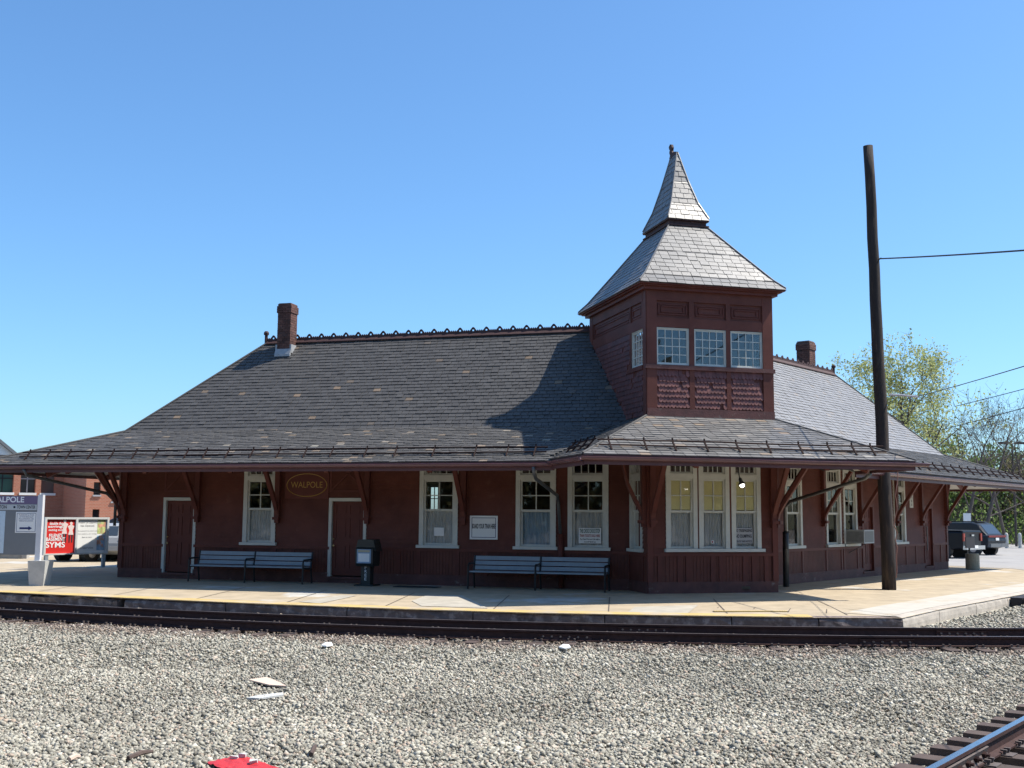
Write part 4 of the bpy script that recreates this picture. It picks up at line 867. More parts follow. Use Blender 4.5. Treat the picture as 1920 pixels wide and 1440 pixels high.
# window air conditioner
ac = thing('air_conditioner', R.P(4.5, .3, 1.08), 'grey metal window air conditioner jutting from a window of the right wing', 'air conditioner'); ACM = mat('grey_case', (.35, .37, .37), .5, .2, 8)
bx('case', ACM, ac, R, 4.05, 4.85, -.15, .62, 1.10, 1.52)
for k in range(14): bx('louvre', mat('louvre', (.16, .17, .17), .6) if k == 0 else MATS['louvre'], ac, R, 4.045, 4.05, .06 + k * .038, .08 + k * .038, 1.15, 1.47)
bx('rear_grille', MATS['louvre'], ac, R, 4.1, 4.8, .621, .626, 1.14, 1.48)
MB().tube([R.P(4.3, .55, 1.09), R.P(4.3, .02, .8)], .012, 5).build('stay', GALV, ac)
# benches -------------------------------------------------------------
SLAT = mat('recycled_slat', (.24, .28, .31), .6, .12, 4)
def bench(s0, s1, label):
    be = thing('bench', L.P((s0 + s1) / 2, .75, 0), label, 'bench', 'platform benches'); md_ = (s0 + s1) / 2
    for s_ in (s0, md_, s1):
        q = MB(); q.tube([L.P(s_, 1.06, 0), L.P(s_, 1.05, .58), L.P(s_, 1.0, .64), L.P(s_, .6, .65), L.P(s_, .52, .6)], .026, 6); q.tube([L.P(s_, .5, 0), L.P(s_, .58, .42), L.P(s_, .48, .84)], .026, 6); q.tube([L.P(s_, 1.05, .42), L.P(s_, .57, .4)], .022, 6)
        q.build('frame', BLK, be)
    for a, b in ((s0 + .03, md_ - .03), (md_ + .03, s1 - .03)):
        for k in range(3):
            z = .48 + k * .125; o = .56 - (z - .42) * .22; q = MB(); q.prism([L.P(a, o + .03, z), L.P(a, o - .005, z), L.P(a, o - .032, z + .1), L.P(a, o + .003, z + .1)], L.u * (b - a)); q.build('back_slat', SLAT, be)
        for k in range(3): bx('seat_slat', SLAT, be, L, a, b, .6 + k * .15, .735 + k * .15, .425, .46)
bench(8.75, 12.25, 'slatted grey bench with black frame between the two panelled doors')
bench(.45, 4.05, 'slatted grey bench with black frame under the boarding notice')
# newspaper box
g0 = L.P(6.95, .85); f = Fr(g0[:2], L.u[:2], L.n[:2]); nb = thing('newspaper_box', g0, 'dark green free newspaper box on a pedestal beside the second door', 'newspaper box')
NBM = mat('dark_green_plastic', (.014, .02, .02), .4, .1, 5)
bx('foot', NBM, nb, f, -.28, .28, -.25, .25, 0, .04); q = MB(); q.prism([f.P(-.13, .12, .04), f.P(.13, .12, .04), f.P(.13, -.12, .04), f.P(-.13, -.12, .04)], (0, 0, .52)); q.build('pedestal', NBM, nb)
q = MB(); q.prof(f, [(.2, .52), (-.2, .52), (-.24, .62), (-.24, 1.12), (.1, 1.2), (.16, 1.02), (.25, .98), (.25, .6)], -.25, .25); q.build('cabinet', NBM, nb)
q = MB(); q.outl(f, [(-.3, .92), (.3, .92), (.22, 1.22), (-.22, 1.22)], -.26, .16); q.build('hood', NBM, nb); bx('door_panel', mat('blue_print', (.2, .3, .42), .5), nb, f, -.2, .2, .251, .262, .6, .97); bx('newspaper', PAPER, nb, f, -.16, .16, .263, .266, .64, .86); bx('header_card', mat('tan_card', (.4, .36, .25), .7), nb, f, -.17, .17, .263, .266, .89, .95)
for k, ch in enumerate('FREE'): text(ch, f.P(0, .125, .48 - k * .1), -f.u, up_, .075, WINK, nb, .06)
# station name sign on planter ------------------------------------------
g0 = ground((74, 1097), -.02); pw = Fr(g0[:2], (-1, .06), (-.06, -1)); CONP = mat('planter_concrete', (.45, .45, .43), .85, .15, 5, .3, 40)
def sgz(y): return pw.px((40, y), 0)[1]
sg = thing('name_sign', g0, 'grey station name sign with purple band and white post in a concrete planter', 'sign')
q = MB(); q.add([pw.P(x, o, -.03) for x, o in ((-.19, .19), (.19, .19), (.19, -.19), (-.19, -.19))] + [pw.P(x, o, .62) for x, o in ((-.24, .24), (.24, .24), (.24, -.24), (-.24, -.24))], [(0, 3, 2, 1), (4, 5, 6, 7), (0, 1, 5, 4), (1, 2, 6, 5), (2, 3, 7, 6), (3, 0, 4, 7)]); q.build('planter', CONP, sg)
SGR = mat('sign_grey', (.17, .18, .19), .55, .05, 3); PUR = mat('purple_band', (.15, .11, .2), .5); SILV = mat('silver_post', (.6, .6, .62), .45, .05, 4)
def pxz(x, y): return pw.px((x, y), 0)
sP, zT = pxz(78, 930); bx('post', SILV, sg, pw, sP - .07, sP + .07, -.06, .06, .55, zT + .03)
xr = sP + .07; zb = pxz(40, 1040)[1]; zh = pxz(40, 945)[1]; z2 = pxz(40, 957)[1]
bx('panel', SGR, sg, pw, xr, xr + 2.4, -.05, .05, zb, zT); bx('name_band', PUR, sg, pw, xr + .002, xr + 2.39, .051, .056, zh, zT - .01); bx('line_band', mat('pale_band', (.45, .47, .48), .6), sg, pw, xr + .02, xr + 2.37, .051, .056, z2 + .01, zh - .015)
text('WALPOLE', pw.P(pxz(14, 938)[0], .058, (zh + zT) / 2), -pw.u, up_, .15, WINK, sg, .98, bold=.02)
text('TO BOSTON', pw.P(pxz(-4, 951)[0], .058, (z2 + zh) / 2), -pw.u, up_, .09, INK, sg, .55, bold=.02); text('TOWN CENTER', pw.P(pxz(51, 951)[0], .058, (z2 + zh) / 2), -pw.u, up_, .085, INK, sg, .5, bold=.02); MB().lathe(pw.P(pxz(29, 951)[0], .057, (z2 + zh) / 2), [(.03, 0), (.03, .002)], 12, pw.n).build('compass_mark', INK, sg)
mx = pxz(10, 1000)[0]; bx('map_poster', mat('pale_map', (.5, .6, .68), .6, .12, 12), sg, pw, mx, mx + .9, .051, .056, pxz(5, 1037)[1], pxz(5, 958)[1])
x0, x1 = pxz(71, 980)[0], pxz(31, 980)[0]; y0, y1 = pxz(50, 999)[1], pxz(50, 960)[1]; bx('notice_plate', PAPER, sg, pw, x0, x1, .051, .058, y0, y1); q = MB(); e = .03
for u0, u1, v0, v1 in ((x0 + e, x1 - e, y0 + e, y0 + e + .01), (x0 + e, x1 - e, y1 - e - .01, y1 - e), (x0 + e, x0 + e + .01, y0 + e, y1 - e), (x1 - e - .01, x1 - e, y0 + e, y1 - e)): q.box(pw, u0, u1, .058, .06, v0, v1)
q.build('notice_border', NAVY, sg); xc = (x0 + x1) / 2
for k, tx in enumerate(('PLEASE BOARD ALL TRAINS', 'AT THE MINI-HIGH', 'PLATFORM OR', 'DESIGNATED LOCATION')): text(tx, pw.P(xc, .06, y1 - .08 - k * .052), -pw.u, up_, .032, NAVY, sg, .4 - .03 * (k % 2))
q = MB(); ya = y0 + .12; q.outl(pw, [(xc + .17, ya - .025), (xc - .07, ya - .025), (xc - .07, ya - .055), (xc - .17, ya), (xc - .07, ya + .055), (xc - .07, ya + .025), (xc + .17, ya + .025)], .058, .061); q.build('arrow', NAVY, sg)
# advertising board -----------------------------------------------------
g1 = ground((193, 1070), -.12); ga = Vector((at_y((84, 1000), g1.y - 1.9).x, g1.y - 1.9, 0)); u_ = (ga - g1).normalized(); af = Fr(g1[:2], u_[:2], (u_.y, -u_.x) if (u_.y * 0 - u_.x * -1) > 9 else (-u_.y * -1 if 0 else u_.y, -u_.x))
if af.n.y > 0: af.n = -af.n
W_ = (ga - g1).length
ad = thing('advertising_board', g1, 'two panel advertising board with red poster and white poster on grey legs', 'billboard')
apx = lambda x, y: af.px((x, y), 0)
zt, zb = apx(195, 970)[1], apx(195, 1038)[1]; xl = apx(84, 1000)[0]; xr = apx(201, 1000)[0]; xm = apx(142.5, 1000)[0]
ALU = mat('aluminium_frame', (.55, .56, .55), .4, .05, 3)
q = MB(); q.box(af, xr, xl, -.06, .04, zt - .07, zt); q.box(af, xr, xl, -.06, .04, zb, zb + .05); [q.box(af, x - .04, x + .04, -.06, .042, zb, zt) for x in (xl, xr, xm)]; q.build('frame', ALU, ad); bx('back_panel', GREY, ad, af, xr, xl, -.05, -.02, zb, zt)
for x in (xr + .1, xl - .1): bx('leg', SLAT, ad, af, x - .06, x + .06, -.05, .03, -.05, zb)
PRED = mat('poster_red', (.62, .03, .025), .4); PWH = mat('poster_white', (.78, .78, .76), .4)
bx('red_poster', PRED, ad, af, xm + .04, xl - .04, -.02, -.01, zb + .05, zt - .07); bx('white_poster', PWH, ad, af, xr + .04, xm - .04, -.02, -.01, zb + .05, zt - .07)
H_ = zt - zb; c = apx(105, 1000)[0] - .05; fr_ = lambda x, t, o=-.006: af.P(x, o, zb + H_ * t)
for tx, t, h, wd in (('double the', .83, .1, .5), ('savings', .75, .1, .6), ('coming soon', .66, .09, .55), ("FILENE'S", .51, .12, .5), ('BASEMENT', .41, .12, .7), ('SYMS', .26, .19, .72)): text(tx, fr_(c + .05, t), -af.u, up_, h, WINK, ad, wd, bold=.02)
SK = mat('poster_figure', (.75, .62, .58), .5)
for cx, sc, leg in ((apx(121, 1000)[0], .62, INK), (apx(133, 1000)[0], .55, INK)):         # two small printed figures
    q = MB(); z_ = zb + H_ * .32; hh = H_ * sc
    q.outl(af, [(cx - .1, z_ + hh * .38), (cx + .1, z_ + hh * .38), (cx + .06, z_ + hh * .6), (cx + .13, z_ + hh * .8), (cx + .03, z_ + hh * .86), (cx - .03, z_ + hh * .86), (cx - .13, z_ + hh * .8), (cx - .06, z_ + hh * .6)], -.01, -.006); q.lathe(af.P(cx, -.008, z_ + hh * .93), [(.055, 0), (.055, .004)], 10, af.n); q.build('printed_figure', SK, ad)
    q = MB(); [q.outl(af, [(cx + x0 - .02, z_), (cx + x0 + .02, z_), (cx + x0 + .035, z_ + hh * .38), (cx + x0 - .035, z_ + hh * .38)], -.0095, -.0065) for x0 in (-.05, .05)]; q.build('printed_legs', leg, ad)
c = apx(164, 1000)[0]
for tx, t, h, wd in (('A Window of Opportunity', .86, .08, 1.05), ('has Opened.', .77, .08, .55), ('The renaissance has come to you.', .63, .045, .8), ('New windows, new savings.', .55, .045, .75), ('See us now.', .46, .045, .4), ('marvin', .17, .08, .5)): text(tx, fr_(c, t), -af.u, up_, h, GREY, ad, wd, bold=.02)
for t0, t1, cc in ((.55, .93, (.45, .5, .2)), (.1, .5, (.25, .4, .55))): bx('printed_picture', mat('print_%d' % int(t0 * 100), cc, .5, .6, 9, col2=(.6, .3, .2), thr=(.5, .55, 4.)), ad, af, xr + .08, xr + .4, -.0099, -.007, zb + H_ * t0, zb + H_ * t1)
# ------------------------------------------------------------------ utility pole and wires
WOODP = mat('creosoted_pole', (.026, .019, .017), .9, .4, 3, .7, 18, col2=(.09, .06, .04), thr=(.56, .72, 4.), stretch=(3, 3, .35))
pb = ground((1668, 1107), -.03); pt = at_y((1628, 274), pb.y); up = thing('utility_pole', pb, 'tall dark bare wooden utility pole without crossarm standing on the sunny paving', 'pole')
q = MB(); q.tube([pb + (pt - pb) * t - Vector((0, 0, .12 if t == 0 else 0)) + Vector((rnd.uniform(-.012, .012), 0, 0)) for t in [i / 14 for i in range(15)]], [.19 - .055 * i / 14 for i in range(15)], 14); q.build('shaft', WOODP, up, smooth=True)
ppt = lambda px, dx=0: at_y(px, pb.y - .12)
q = MB(); q.tube([at_y((1683, y), pb.y - .16) for y in (880, 900)] + [at_y((1678 + rnd.uniform(-2, 5), y), pb.y - .19) for y in range(915, 1090, 14)], .013, 5); q.build('ground_wire', mat('copper_wire', (.3, .14, .1), .5), up)
q = MB(); q.tube([at_y((1668, 740), pb.y), at_y((1690, 741), pb.y - .4), at_y((1722, 744), pb.y - 1.2)], .03, 6); q.build('lamp_arm', SILV, up)
q = MB(); q.tube([at_y((1645, 488), pb.y), at_y((1652, 484), pb.y - .2)], .02, 6); q.build('wire_hook', BLK, up)
WIRE = mat('wire', (.02, .02, .025), .6)
def wire(p0, p1, r, label, sag=.3, n=24):
    p1 = p0 + (p1 - p0) * 2.2; sag *= .8
    pts = [p0 + (p1 - p0) * (i / n) - Vector((0, 0, sag * 4 * (i / n) * (1 - i / n))) for i in range(n + 1)]; MB().tube(pts, r, 5).build('overhead_wire', WIRE, label=label, cat='wire', group='overhead wires')
wire(at_y((1652, 485), pb.y - .2), at_y((1990, 455), 21), .02, 'thick black wire leaving the middle of the bare utility pole', .12)
wire(at_y((1722, 743), pb.y - 1.2), at_y((1990, 655), 16), .009, 'thin wire running up from the tip of the pale lamp arm', .1)
wire(at_y((1790, 762), 70), at_y((1985, 706), 60), .022, 'thin wire crossing above the bare treetops', .2); wire(at_y((1740, 812), 74), at_y((1985, 738), 62), .025, 'thin wire passing through the bare twigs', .3)
# ------------------------------------------------------------------ right-hand street furniture
g0 = ground((1824, 1068), .0); f = Fr(g0[:2], (1, 0), (0, -1)); bn = thing('post_planter', g0, 'round concrete drum holding a short post with a grey box near the parked pickup', 'bollard')
MB().lathe(g0, [(.23, 0), (.25, .02), (.25, .58), (.23, .6), (.17, .6), (.16, .54)], 20).build('drum', mat('aggregate_drum', (.27, .26, .2), .9, .2, 12, .3, 60), bn, smooth=False); MB().tube([g0 + Vector((-.1, 0, .5)), g0 + Vector((-.1, 0, 1.2))], .035, 8).build('post', BLK, bn); bx('box', mat('grey_box', (.2, .2, .2), .6), bn, f, -.24, .08, -.04, .08, .8, 1.2)
g0 = ground((1816, 1050), 0.) ; g0 = Vector((at_y((1814, 1000), 66).x, 66, .01)); f = Fr(g0[:2], (1, 0), (0, -1)); ps = thing('parking_sign', g0, 'small white parking sign on a post behind the dark pickup', 'sign'); MB().tube([g0, g0 + Vector((0, 0, 2.3))], .03, 6).build('post', GALV, ps); bx('plate', PAPER, ps, f, -.22, .22, .03, .045, 1.55, 2.2)
g0 = Vector((at_y((1905, 1000), 78).x, 78, .0)); lp_ = thing('light_pole', g0, 'tall slim parking lot light pole with two flat lamp heads', 'lamp post'); zt = at_y((1905, 832), 78).z; MB().tube([g0, g0 + Vector((0, 0, zt))], [.09, .06], 8).build('pole', mat('bronze_pole', (.04, .03, .028), .5), lp_)
for sx in (-1, 1): f = Fr(g0[:2], (1, 0), (0, -1)); h_ = bx('lamp_head', MATS['bronze_pole'], lp_, f, sx * .25, sx * .9, -.18, .18, zt - .02, zt + .12); MB().tube([g0 + Vector((0, 0, zt)), g0 + Vector((sx * .3, 0, zt + .05))], .03, 6).build('lamp_arm', MATS['bronze_pole'], lp_)
for i, (x, y) in enumerate(((1888, 1028), (1913, 1028))):
    g0 = ground((x, y), .0); MB().lathe(g0, [(.11, 0), (.11, .85), (.09, .95), (.03, 1.0)], 10).build('bollard', CONP, label='pale concrete bollard at the edge of the far parking lot', cat='bollard', group='bollards by the woods')
# ------------------------------------------------------------------ vehicles
TYRE = mat('tyre', (.015, .015, .016), .85); RIM = mat('alloy_rim', (.4, .4, .41), .35, metal=.7); CHR = mat('chrome_bumper', (.55, .55, .56), .25, .05, 3, metal=.8); TLR = mat('tail_light', (.26, .025, .012), .3); PLT = mat('number_plate', (.7, .7, .68), .5); CGL = mat('car_glass', (.03, .04, .05), .06, spec=.9); TRIMB = mat('black_trim', (.02, .02, .021), .6)
def vehicle(name, pos, az, col, label, kind, group='parked vehicles'):
    u = Vector((math.sin(az), math.cos(az), 0)); f = Fr(pos[:2], u[:2], (-u.y, u.x)); root = thing(name, (pos[0], pos[1], .01), label, 'truck' if kind == 'pickup' else 'van' if kind == 'van' else 'car', group)
    paint = mat('paint_' + str(len(MATS)), col, .32, .03, 2, spec=.25); z = .01
    D = dict(pickup=(5.4, 1.9), suv=(4.5, 1.8), hatch=(4.2, 1.72), van=(5.6, 2.0))[kind]; Lc, Wd = D; w = Wd / 2
    def loft(outs, mt, nm, par):      # outs: [(halfwidth, [(x,z)...])...] one outline per slice across the width
        q = MB(); K = len(outs[0][1]); vs = [f.P(x, hw, zz + z) for hw, o in outs for x, zz in o]; n = len(outs)
        q.add(vs, [(i * K + k, i * K + (k + 1) % K, (i + 1) * K + (k + 1) % K, (i + 1) * K + k) for i in range(n - 1) for k in range(K)] + [tuple(range(K))[::-1], tuple(range((n - 1) * K, n * K))]); o = q.build(nm, mt, par)
        b = o.modifiers.new('soft', 'BEVEL'); b.width = .035; b.segments = 2; b.limit_method = 'ANGLE'; return o
    # x measured from the rear bumper forward
    if kind == 'pickup': low = [(.05, .5), (.05, 1.12), (.03, 1.3), (2.0, 1.3), (2.05, 1.18), (4.0, 1.15), (5.2, 1.05), (5.38, .9), (5.38, .45), (4.9, .4), (.5, .42)]; cab = [(1.95, 1.15), (2.15, 1.68), (2.5, 1.74), (3.3, 1.73), (4.05, 1.14)]; wx = (1.1, 4.4); wr = .39
    elif kind == 'suv': low = [(.05, .45), (.0, .75), (.04, 1.02), (.3, 1.06), (3.2, 1.02), (4.2, .92), (4.48, .75), (4.46, .35), (4.0, .3), (.5, .3)]; cab = [(.1, 1.02), (.62, 1.62), (1.0, 1.7), (2.4, 1.68), (3.35, 1.0)]; wx = (.85, 3.55); wr = .35
    elif kind == 'hatch': low = [(.05, .4), (.0, .7), (.06, .95), (3.0, .92), (4.0, .8), (4.18, .62), (4.15, .3), (.5, .25)]; cab = [(.15, .93), (.6, 1.38), (1.2, 1.46), (2.2, 1.42), (3.1, .9)]; wx = (.8, 3.35); wr = .32
    else: low = [(.0, .4), (.0, 2.4), (.05, 2.45), (4.1, 2.45), (4.2, 2.3), (5.0, 1.3), (5.55, 1.1), (5.6, .4)]; cab = [(3.6, 1.3), (3.9, 2.2), (4.15, 2.25), (4.9, 1.32)]; wx = (1.1, 4.6); wr = .37
    tuck = [(x, zz if zz < .8 else zz - .02) for x, zz in low]
    body = loft([(-w, [(x, zz - (.0 if zz < .9 else .05)) for x, zz in tuck]), (-w + .07, low), (w - .07, low), (w, [(x, zz - (.0 if zz < .9 else .05)) for x, zz in tuck])], paint, 'body', root)
    i_ = .16; cb = loft([(-w + i_ - .06, [(x, min(zz, 1.2)) if k in (0, len(cab) - 1) else (x + .03, zz - .06) for k, (x, zz) in enumerate(cab)]), (-w + i_ + .04, cab), (w - i_ - .04, cab), (w - i_ + .06, [(x, min(zz, 1.2)) if k in (0, len(cab) - 1) else (x + .03, zz - .06) for k, (x, zz) in enumerate(cab)])], paint, 'cabin', root)
    # rear glass, side glass
    (x0, z0), (x1, z1) = cab[0], cab[1]; q = MB(); g = lambda t: (x0 + (x1 - x0) * t - .012, z0 + (z1 - z0) * t + z + .004)
    q.add([f.P(g(.12)[0], -w + i_ + .12, g(.12)[1]), f.P(g(.12)[0], w - i_ - .12, g(.12)[1]), f.P(g(.92)[0], w - i_ - .16, g(.92)[1]), f.P(g(.92)[0], -w + i_ + .16, g(.92)[1])], [(0, 1, 2, 3)]); q.build('rear_window', CGL, cb)
    for s_ in (-1, 1):
        q = MB(); hw = s_ * (w - i_ + .075); hw2 = s_ * (w - i_ + .01); A = cab[0][0] + .3, cab[-1][0] - .35; zb_ = cab[0][1] + .06 + z; zt_ = cab[2][1] - .14 + z
        q.add([f.P(A[0], hw, zb_), f.P(A[1], hw, zb_), f.P(cab[-2][0] + .05, hw2, zt_), f.P(cab[1][0] + .22, hw2, zt_)], [(0, 1, 2, 3)]); q.build('side_window', CGL, cb)
    for x in wx:
        for s_ in (-1, 1):
            c = f.P(x, s_ * (w - .12), wr); ax = f.n * s_; wh = MB().lathe(c - ax * .1, [(wr * .6, 0), (wr * .96, .01), (wr, .05), (wr, .18), (wr * .94, .22), (wr * .62, .225)], 20, ax).build('wheel', TYRE, root); MB().lathe(c + ax * .11, [(wr * .6, 0), (wr * .58, .02), (wr * .2, .03), (wr * .1, .045)], 14, ax).build('rim', RIM, wh)
            MB().lathe(c - ax * .12, [(wr * 1.16, 0), (wr * 1.16, .245)], 20, ax).build('wheel_arch', TRIMB, root)
    bump = CHR if kind in ('pickup', 'van') else paint; bx('rear_bumper', CHR if kind == 'pickup' else mat('grey_bumper' + str(len(MATS)), (.12, .125, .13), .5) if kind == 'suv' else paint, root, f, -.14, .06, -w + .03, w - .03, .42 + z, .6 + z); bx('number_plate', PLT, root, f, -.16 if kind != 'suv' else -.02, -.141 if kind != 'suv' else .0, -.16, .16, .48 + z if kind != 'suv' else .76 + z, .62 + z if kind != 'suv' else .9 + z)
    for s_ in (-1, 1):
        if kind == 'suv': pass
        else: bx('tail_light', TLR, root, f, -.0, .06, s_ * (w - .16), s_ * (w - .015), .82 + z, 1.18 + z if kind != 'hatch' else .93 + z)
    if kind == 'suv': bx('tail_light', mat('tail_bar', (.16, .008, .008), .3), root, f, -.03, .06, -w + .06, w - .06, .92 + z, 1.02 + z); bx('roof_rack', TRIMB, root, f, .8, 2.5, -.5, .5, 1.7 + z, 1.75 + z)
    if kind == 'pickup': bx('tailgate_handle', CHR, root, f, .0, .025, -.12, .12, 1.05 + z, 1.13 + z); bx('bed_rail', TRIMB, root, f, .1, 1.95, -w + .02, w - .02, 1.3 + z, 1.33 + z)
    return root
PB = ground((1826, 1047), .01); vehicle('pickup_truck', PB, rad(-42), (.004, .005, .009), 'dark navy pickup truck parked beyond the end of the red station', 'pickup')
PB = ground((1871, 1041), .01); vehicle('parked_car', PB, rad(-38), (.02, .024, .03), 'dark hatchback with a wide red tail light bar beside the pickup', 'suv')
PB = Vector((at_y((112, 1040), 43.6).x, 43.6, 0)); vehicle('parked_car', PB, rad(28), (.42, .43, .44), 'silver car half hidden behind the red advertising poster', 'hatch')
PB = Vector((at_y((188, 1040), 43.6).x, 43.6, 0)); vehicle('parked_car', PB, rad(-10), (.3, .31, .32), 'grey car parked behind the white advertising poster', 'hatch')
PB = Vector((at_y((226, 1040), 45).x, 45, 0)); vehicle('parked_car', PB, rad(4), (.014, .014, .016), 'black car between the advertising board and the station corner', 'suv')
# ------------------------------------------------------------------ background buildings
def brickmat(name, c1, c2, mo):
    M = mat(name, c1, .9, bump=.2, bscale=30); n = M.node_tree.nodes; l = M.node_tree.links; b = n['Principled BSDF']; br = n.new('ShaderNodeTexBrick'); g = n.new('ShaderNodeNewGeometry'); mp = n.new('ShaderNodeVectorMath'); mp.operation = 'DOT_PRODUCT'; mp.inputs[1].default_value = (1, 1, 0); sp = n.new('ShaderNodeSeparateXYZ'); cb = n.new('ShaderNodeCombineXYZ')
    l.new(g.outputs['Position'], mp.inputs[0]); l.new(g.outputs['Position'], sp.inputs[0]); l.new(mp.outputs['Value'], cb.inputs[0]); l.new(sp.outputs[2], cb.inputs[1]); l.new(cb.outputs[0], br.inputs['Vector'])
    br.inputs['Color1'].default_value = (*c1, 1); br.inputs['Color2'].default_value = (*c2, 1); br.inputs['Mortar'].default_value = (*mo, 1); br.inputs['Scale'].default_value = 1; br.inputs['Brick Width'].default_value = .22; br.inputs['Row Height'].default_value = .075; br.inputs['Mortar Size'].default_value = .008; l.new(br.outputs['Color'], b.inputs['Base Color']); return M
BRI = brickmat('red_brick', (.36, .115, .062), (.44, .155, .09), (.38, .27, .2)); DKG = mat('dark_window', (.02, .025, .03), .08, spec=.8); GRG = mat('green_window', (.03, .09, .075), .1, spec=.8)
ub, nb_ = (.86, .51), (.51, -.86); fb = Fr(at_y((60, 1000), 62)[:2], ub, nb_); X = lambda px: fb.px((px, 1000))[0]
bb = thing('brick_building', fb.P(0), 'long red brick building with tall deep windows behind the name sign', 'building'); zt = 4.85
wins = [(-62, -33, 'g'), (-20, 20, 'g'), (33, 62, 'd'), (72, 98, 'b')]; zs, zh_ = fb.px((50, 925))[1], 4.5
edges = [X(-220)] + [v for a, b, _ in wins for v in (X(a), X(b))] + [X(165)]
q = MB()
for a, b in zip(edges[::2], edges[1::2]): q.box(fb, a, b, -9, 0, -.05, zt)
for a, b, _ in wins: q.box(fb, X(a), X(b), -9, 0, -.05, zs); q.box(fb, X(a), X(b), -9, -.001, zh_, zt)
q.build('wall', BRI, bb)
for a, b, k in wins:
    w_ = bx('window', {'g': GRG, 'd': DKG, 'b': mat('boarded_panel', (.12, .09, .075), .8) if k == 'b' else DKG}[k], bb, fb, X(a), X(b), -.45, -.4, zs, zh_); bx('window_sill', PAPER, bb, fb, X(a) - .05, X(b) + .05, -.3, .06, zs - .1, zs + .03)
    if k != 'b': q = MB(); mx_ = (X(a) + X(b)) / 2; q.box(fb, mx_ - .03, mx_ + .03, -.4, -.36, zs, zh_); q.box(fb, X(a), X(b), -.4, -.36, (zs + zh_) / 2 - .03, (zs + zh_) / 2 + .03); q.build('muntin', DKG if k == 'g' else GREY, w_)
bx('roof', mat('tar_roof', (.06, .06, .06), .9), bb, fb, X(-222), X(165), -9.1, .12, zt, zt + .1)
f2 = Fr(at_y((157, 1000), 57)[:2], ub, nb_); X2 = lambda px: f2.px((px, 1000))[0]; b2 = thing('brick_building', f2.P(0), 'square red brick wing with small dark windows beside the station corner', 'building'); zz = lambda y: f2.px((178, y))[1]
q = MB(); q.box(f2, 0, X2(171.5), -8, 0, -.05, 4.6); q.box(f2, X2(184.5), X2(206), -8, 0, -.05, 4.6); q.box(f2, X2(217), X2(330), -8, 0, -.05, 4.6)
for a, b, rows in ((171.5, 184.5, ((928, 904), (970, 955))), (206, 217, ((940, 925),))):
    zc = -.05
    for yb_, yt_ in sorted(rows, key=lambda r: -r[0]): q.box(f2, X2(a), X2(b), -8, -.0005, zc, zz(yb_)); zc = zz(yt_)
    q.box(f2, X2(a), X2(b), -8, -.0005, zc, 4.6)
q.build('wall', BRI, b2)
for a, b, yb_, yt_ in ((171.5, 184.5, 928, 904), (171.5, 184.5, 970, 955), (206, 217, 940, 925)): bx('window', DKG, b2, f2, X2(a), X2(b), -.3, -.25, zz(yb_), zz(yt_)); bx('window_sill', GREY, b2, f2, X2(a) - .04, X2(b) + .04, -.1, .06, zz(yb_) - .08, zz(yb_) + .002)
bx('roof', MATS['tar_roof'], b2, f2, -.1, X2(332), -8.1, .1, 4.6, 4.7)
WB = mat('white_clapboard', (.72, .72, .7), .7, .05, 2); fw = Fr(at_y((10, 1000), 88)[:2], (.84, .54), (.54, -.84)); gp = [fw.px(q_) for q_ in ((-150, 1040), (52, 1040), (52, 874), (34, 859), (-45, 795), (-150, 870))]
wb = thing('white_house', fw.P(0), 'white gabled house rising behind the brick building', 'house'); q = MB(); q.outl(fw, [(a_, max(z_, -.05)) for a_, z_ in gp], -10, 0); q.build('wall', WB, wb)
q = MB(); (a0, z0), (a1, z1) = gp[3], gp[4]
for sg_ in (1, -1):
    e0 = a1 + (a0 - a1) * sg_; q.outl(fw, [(e0 + .35 * sg_, z0 - .28), (a1, z1 + .02), (a1, z1 + .3), (e0 + .35 * sg_, z0 + .0)], -10.2, .35)
q.build('roof', mat('grey_shingle_roof', (.13, .14, .15), .9, .2, 3), wb)
# low stone wall in the left lot
sw0 = Vector((at_y((-70, 1000), 46).x, 46, 0)); f = Fr(sw0[:2], (1, 0), (0, -1)); sw = thing('stone_wall', sw0, 'low pale stone wall beyond the name sign planter', 'wall'); STN = ramp_mat('wall_stone', [(0, (.2, .19, .17)), (.5, (.3, .29, .26)), (1, (.38, .36, .33))], .9, 'object'); x = 0; WL = at_y((53, 1000), 46).x - sw0.x
for row in range(3):
    x = -.2 * (row % 2)
    while x < WL - .1:
        ln = min(rnd.uniform(.35, .65), WL - x); q = MB(); q.box(f, max(0, x), x + ln - .015, -.25 + rnd.uniform(-.02, .02), rnd.uniform(0, .03), row * .17, row * .17 + .16); q.build('stone', STN, sw); x += ln
bx('coping', PAPER if 0 else CONP, sw, f, 0, WL, -.3, .06, .515, .6)
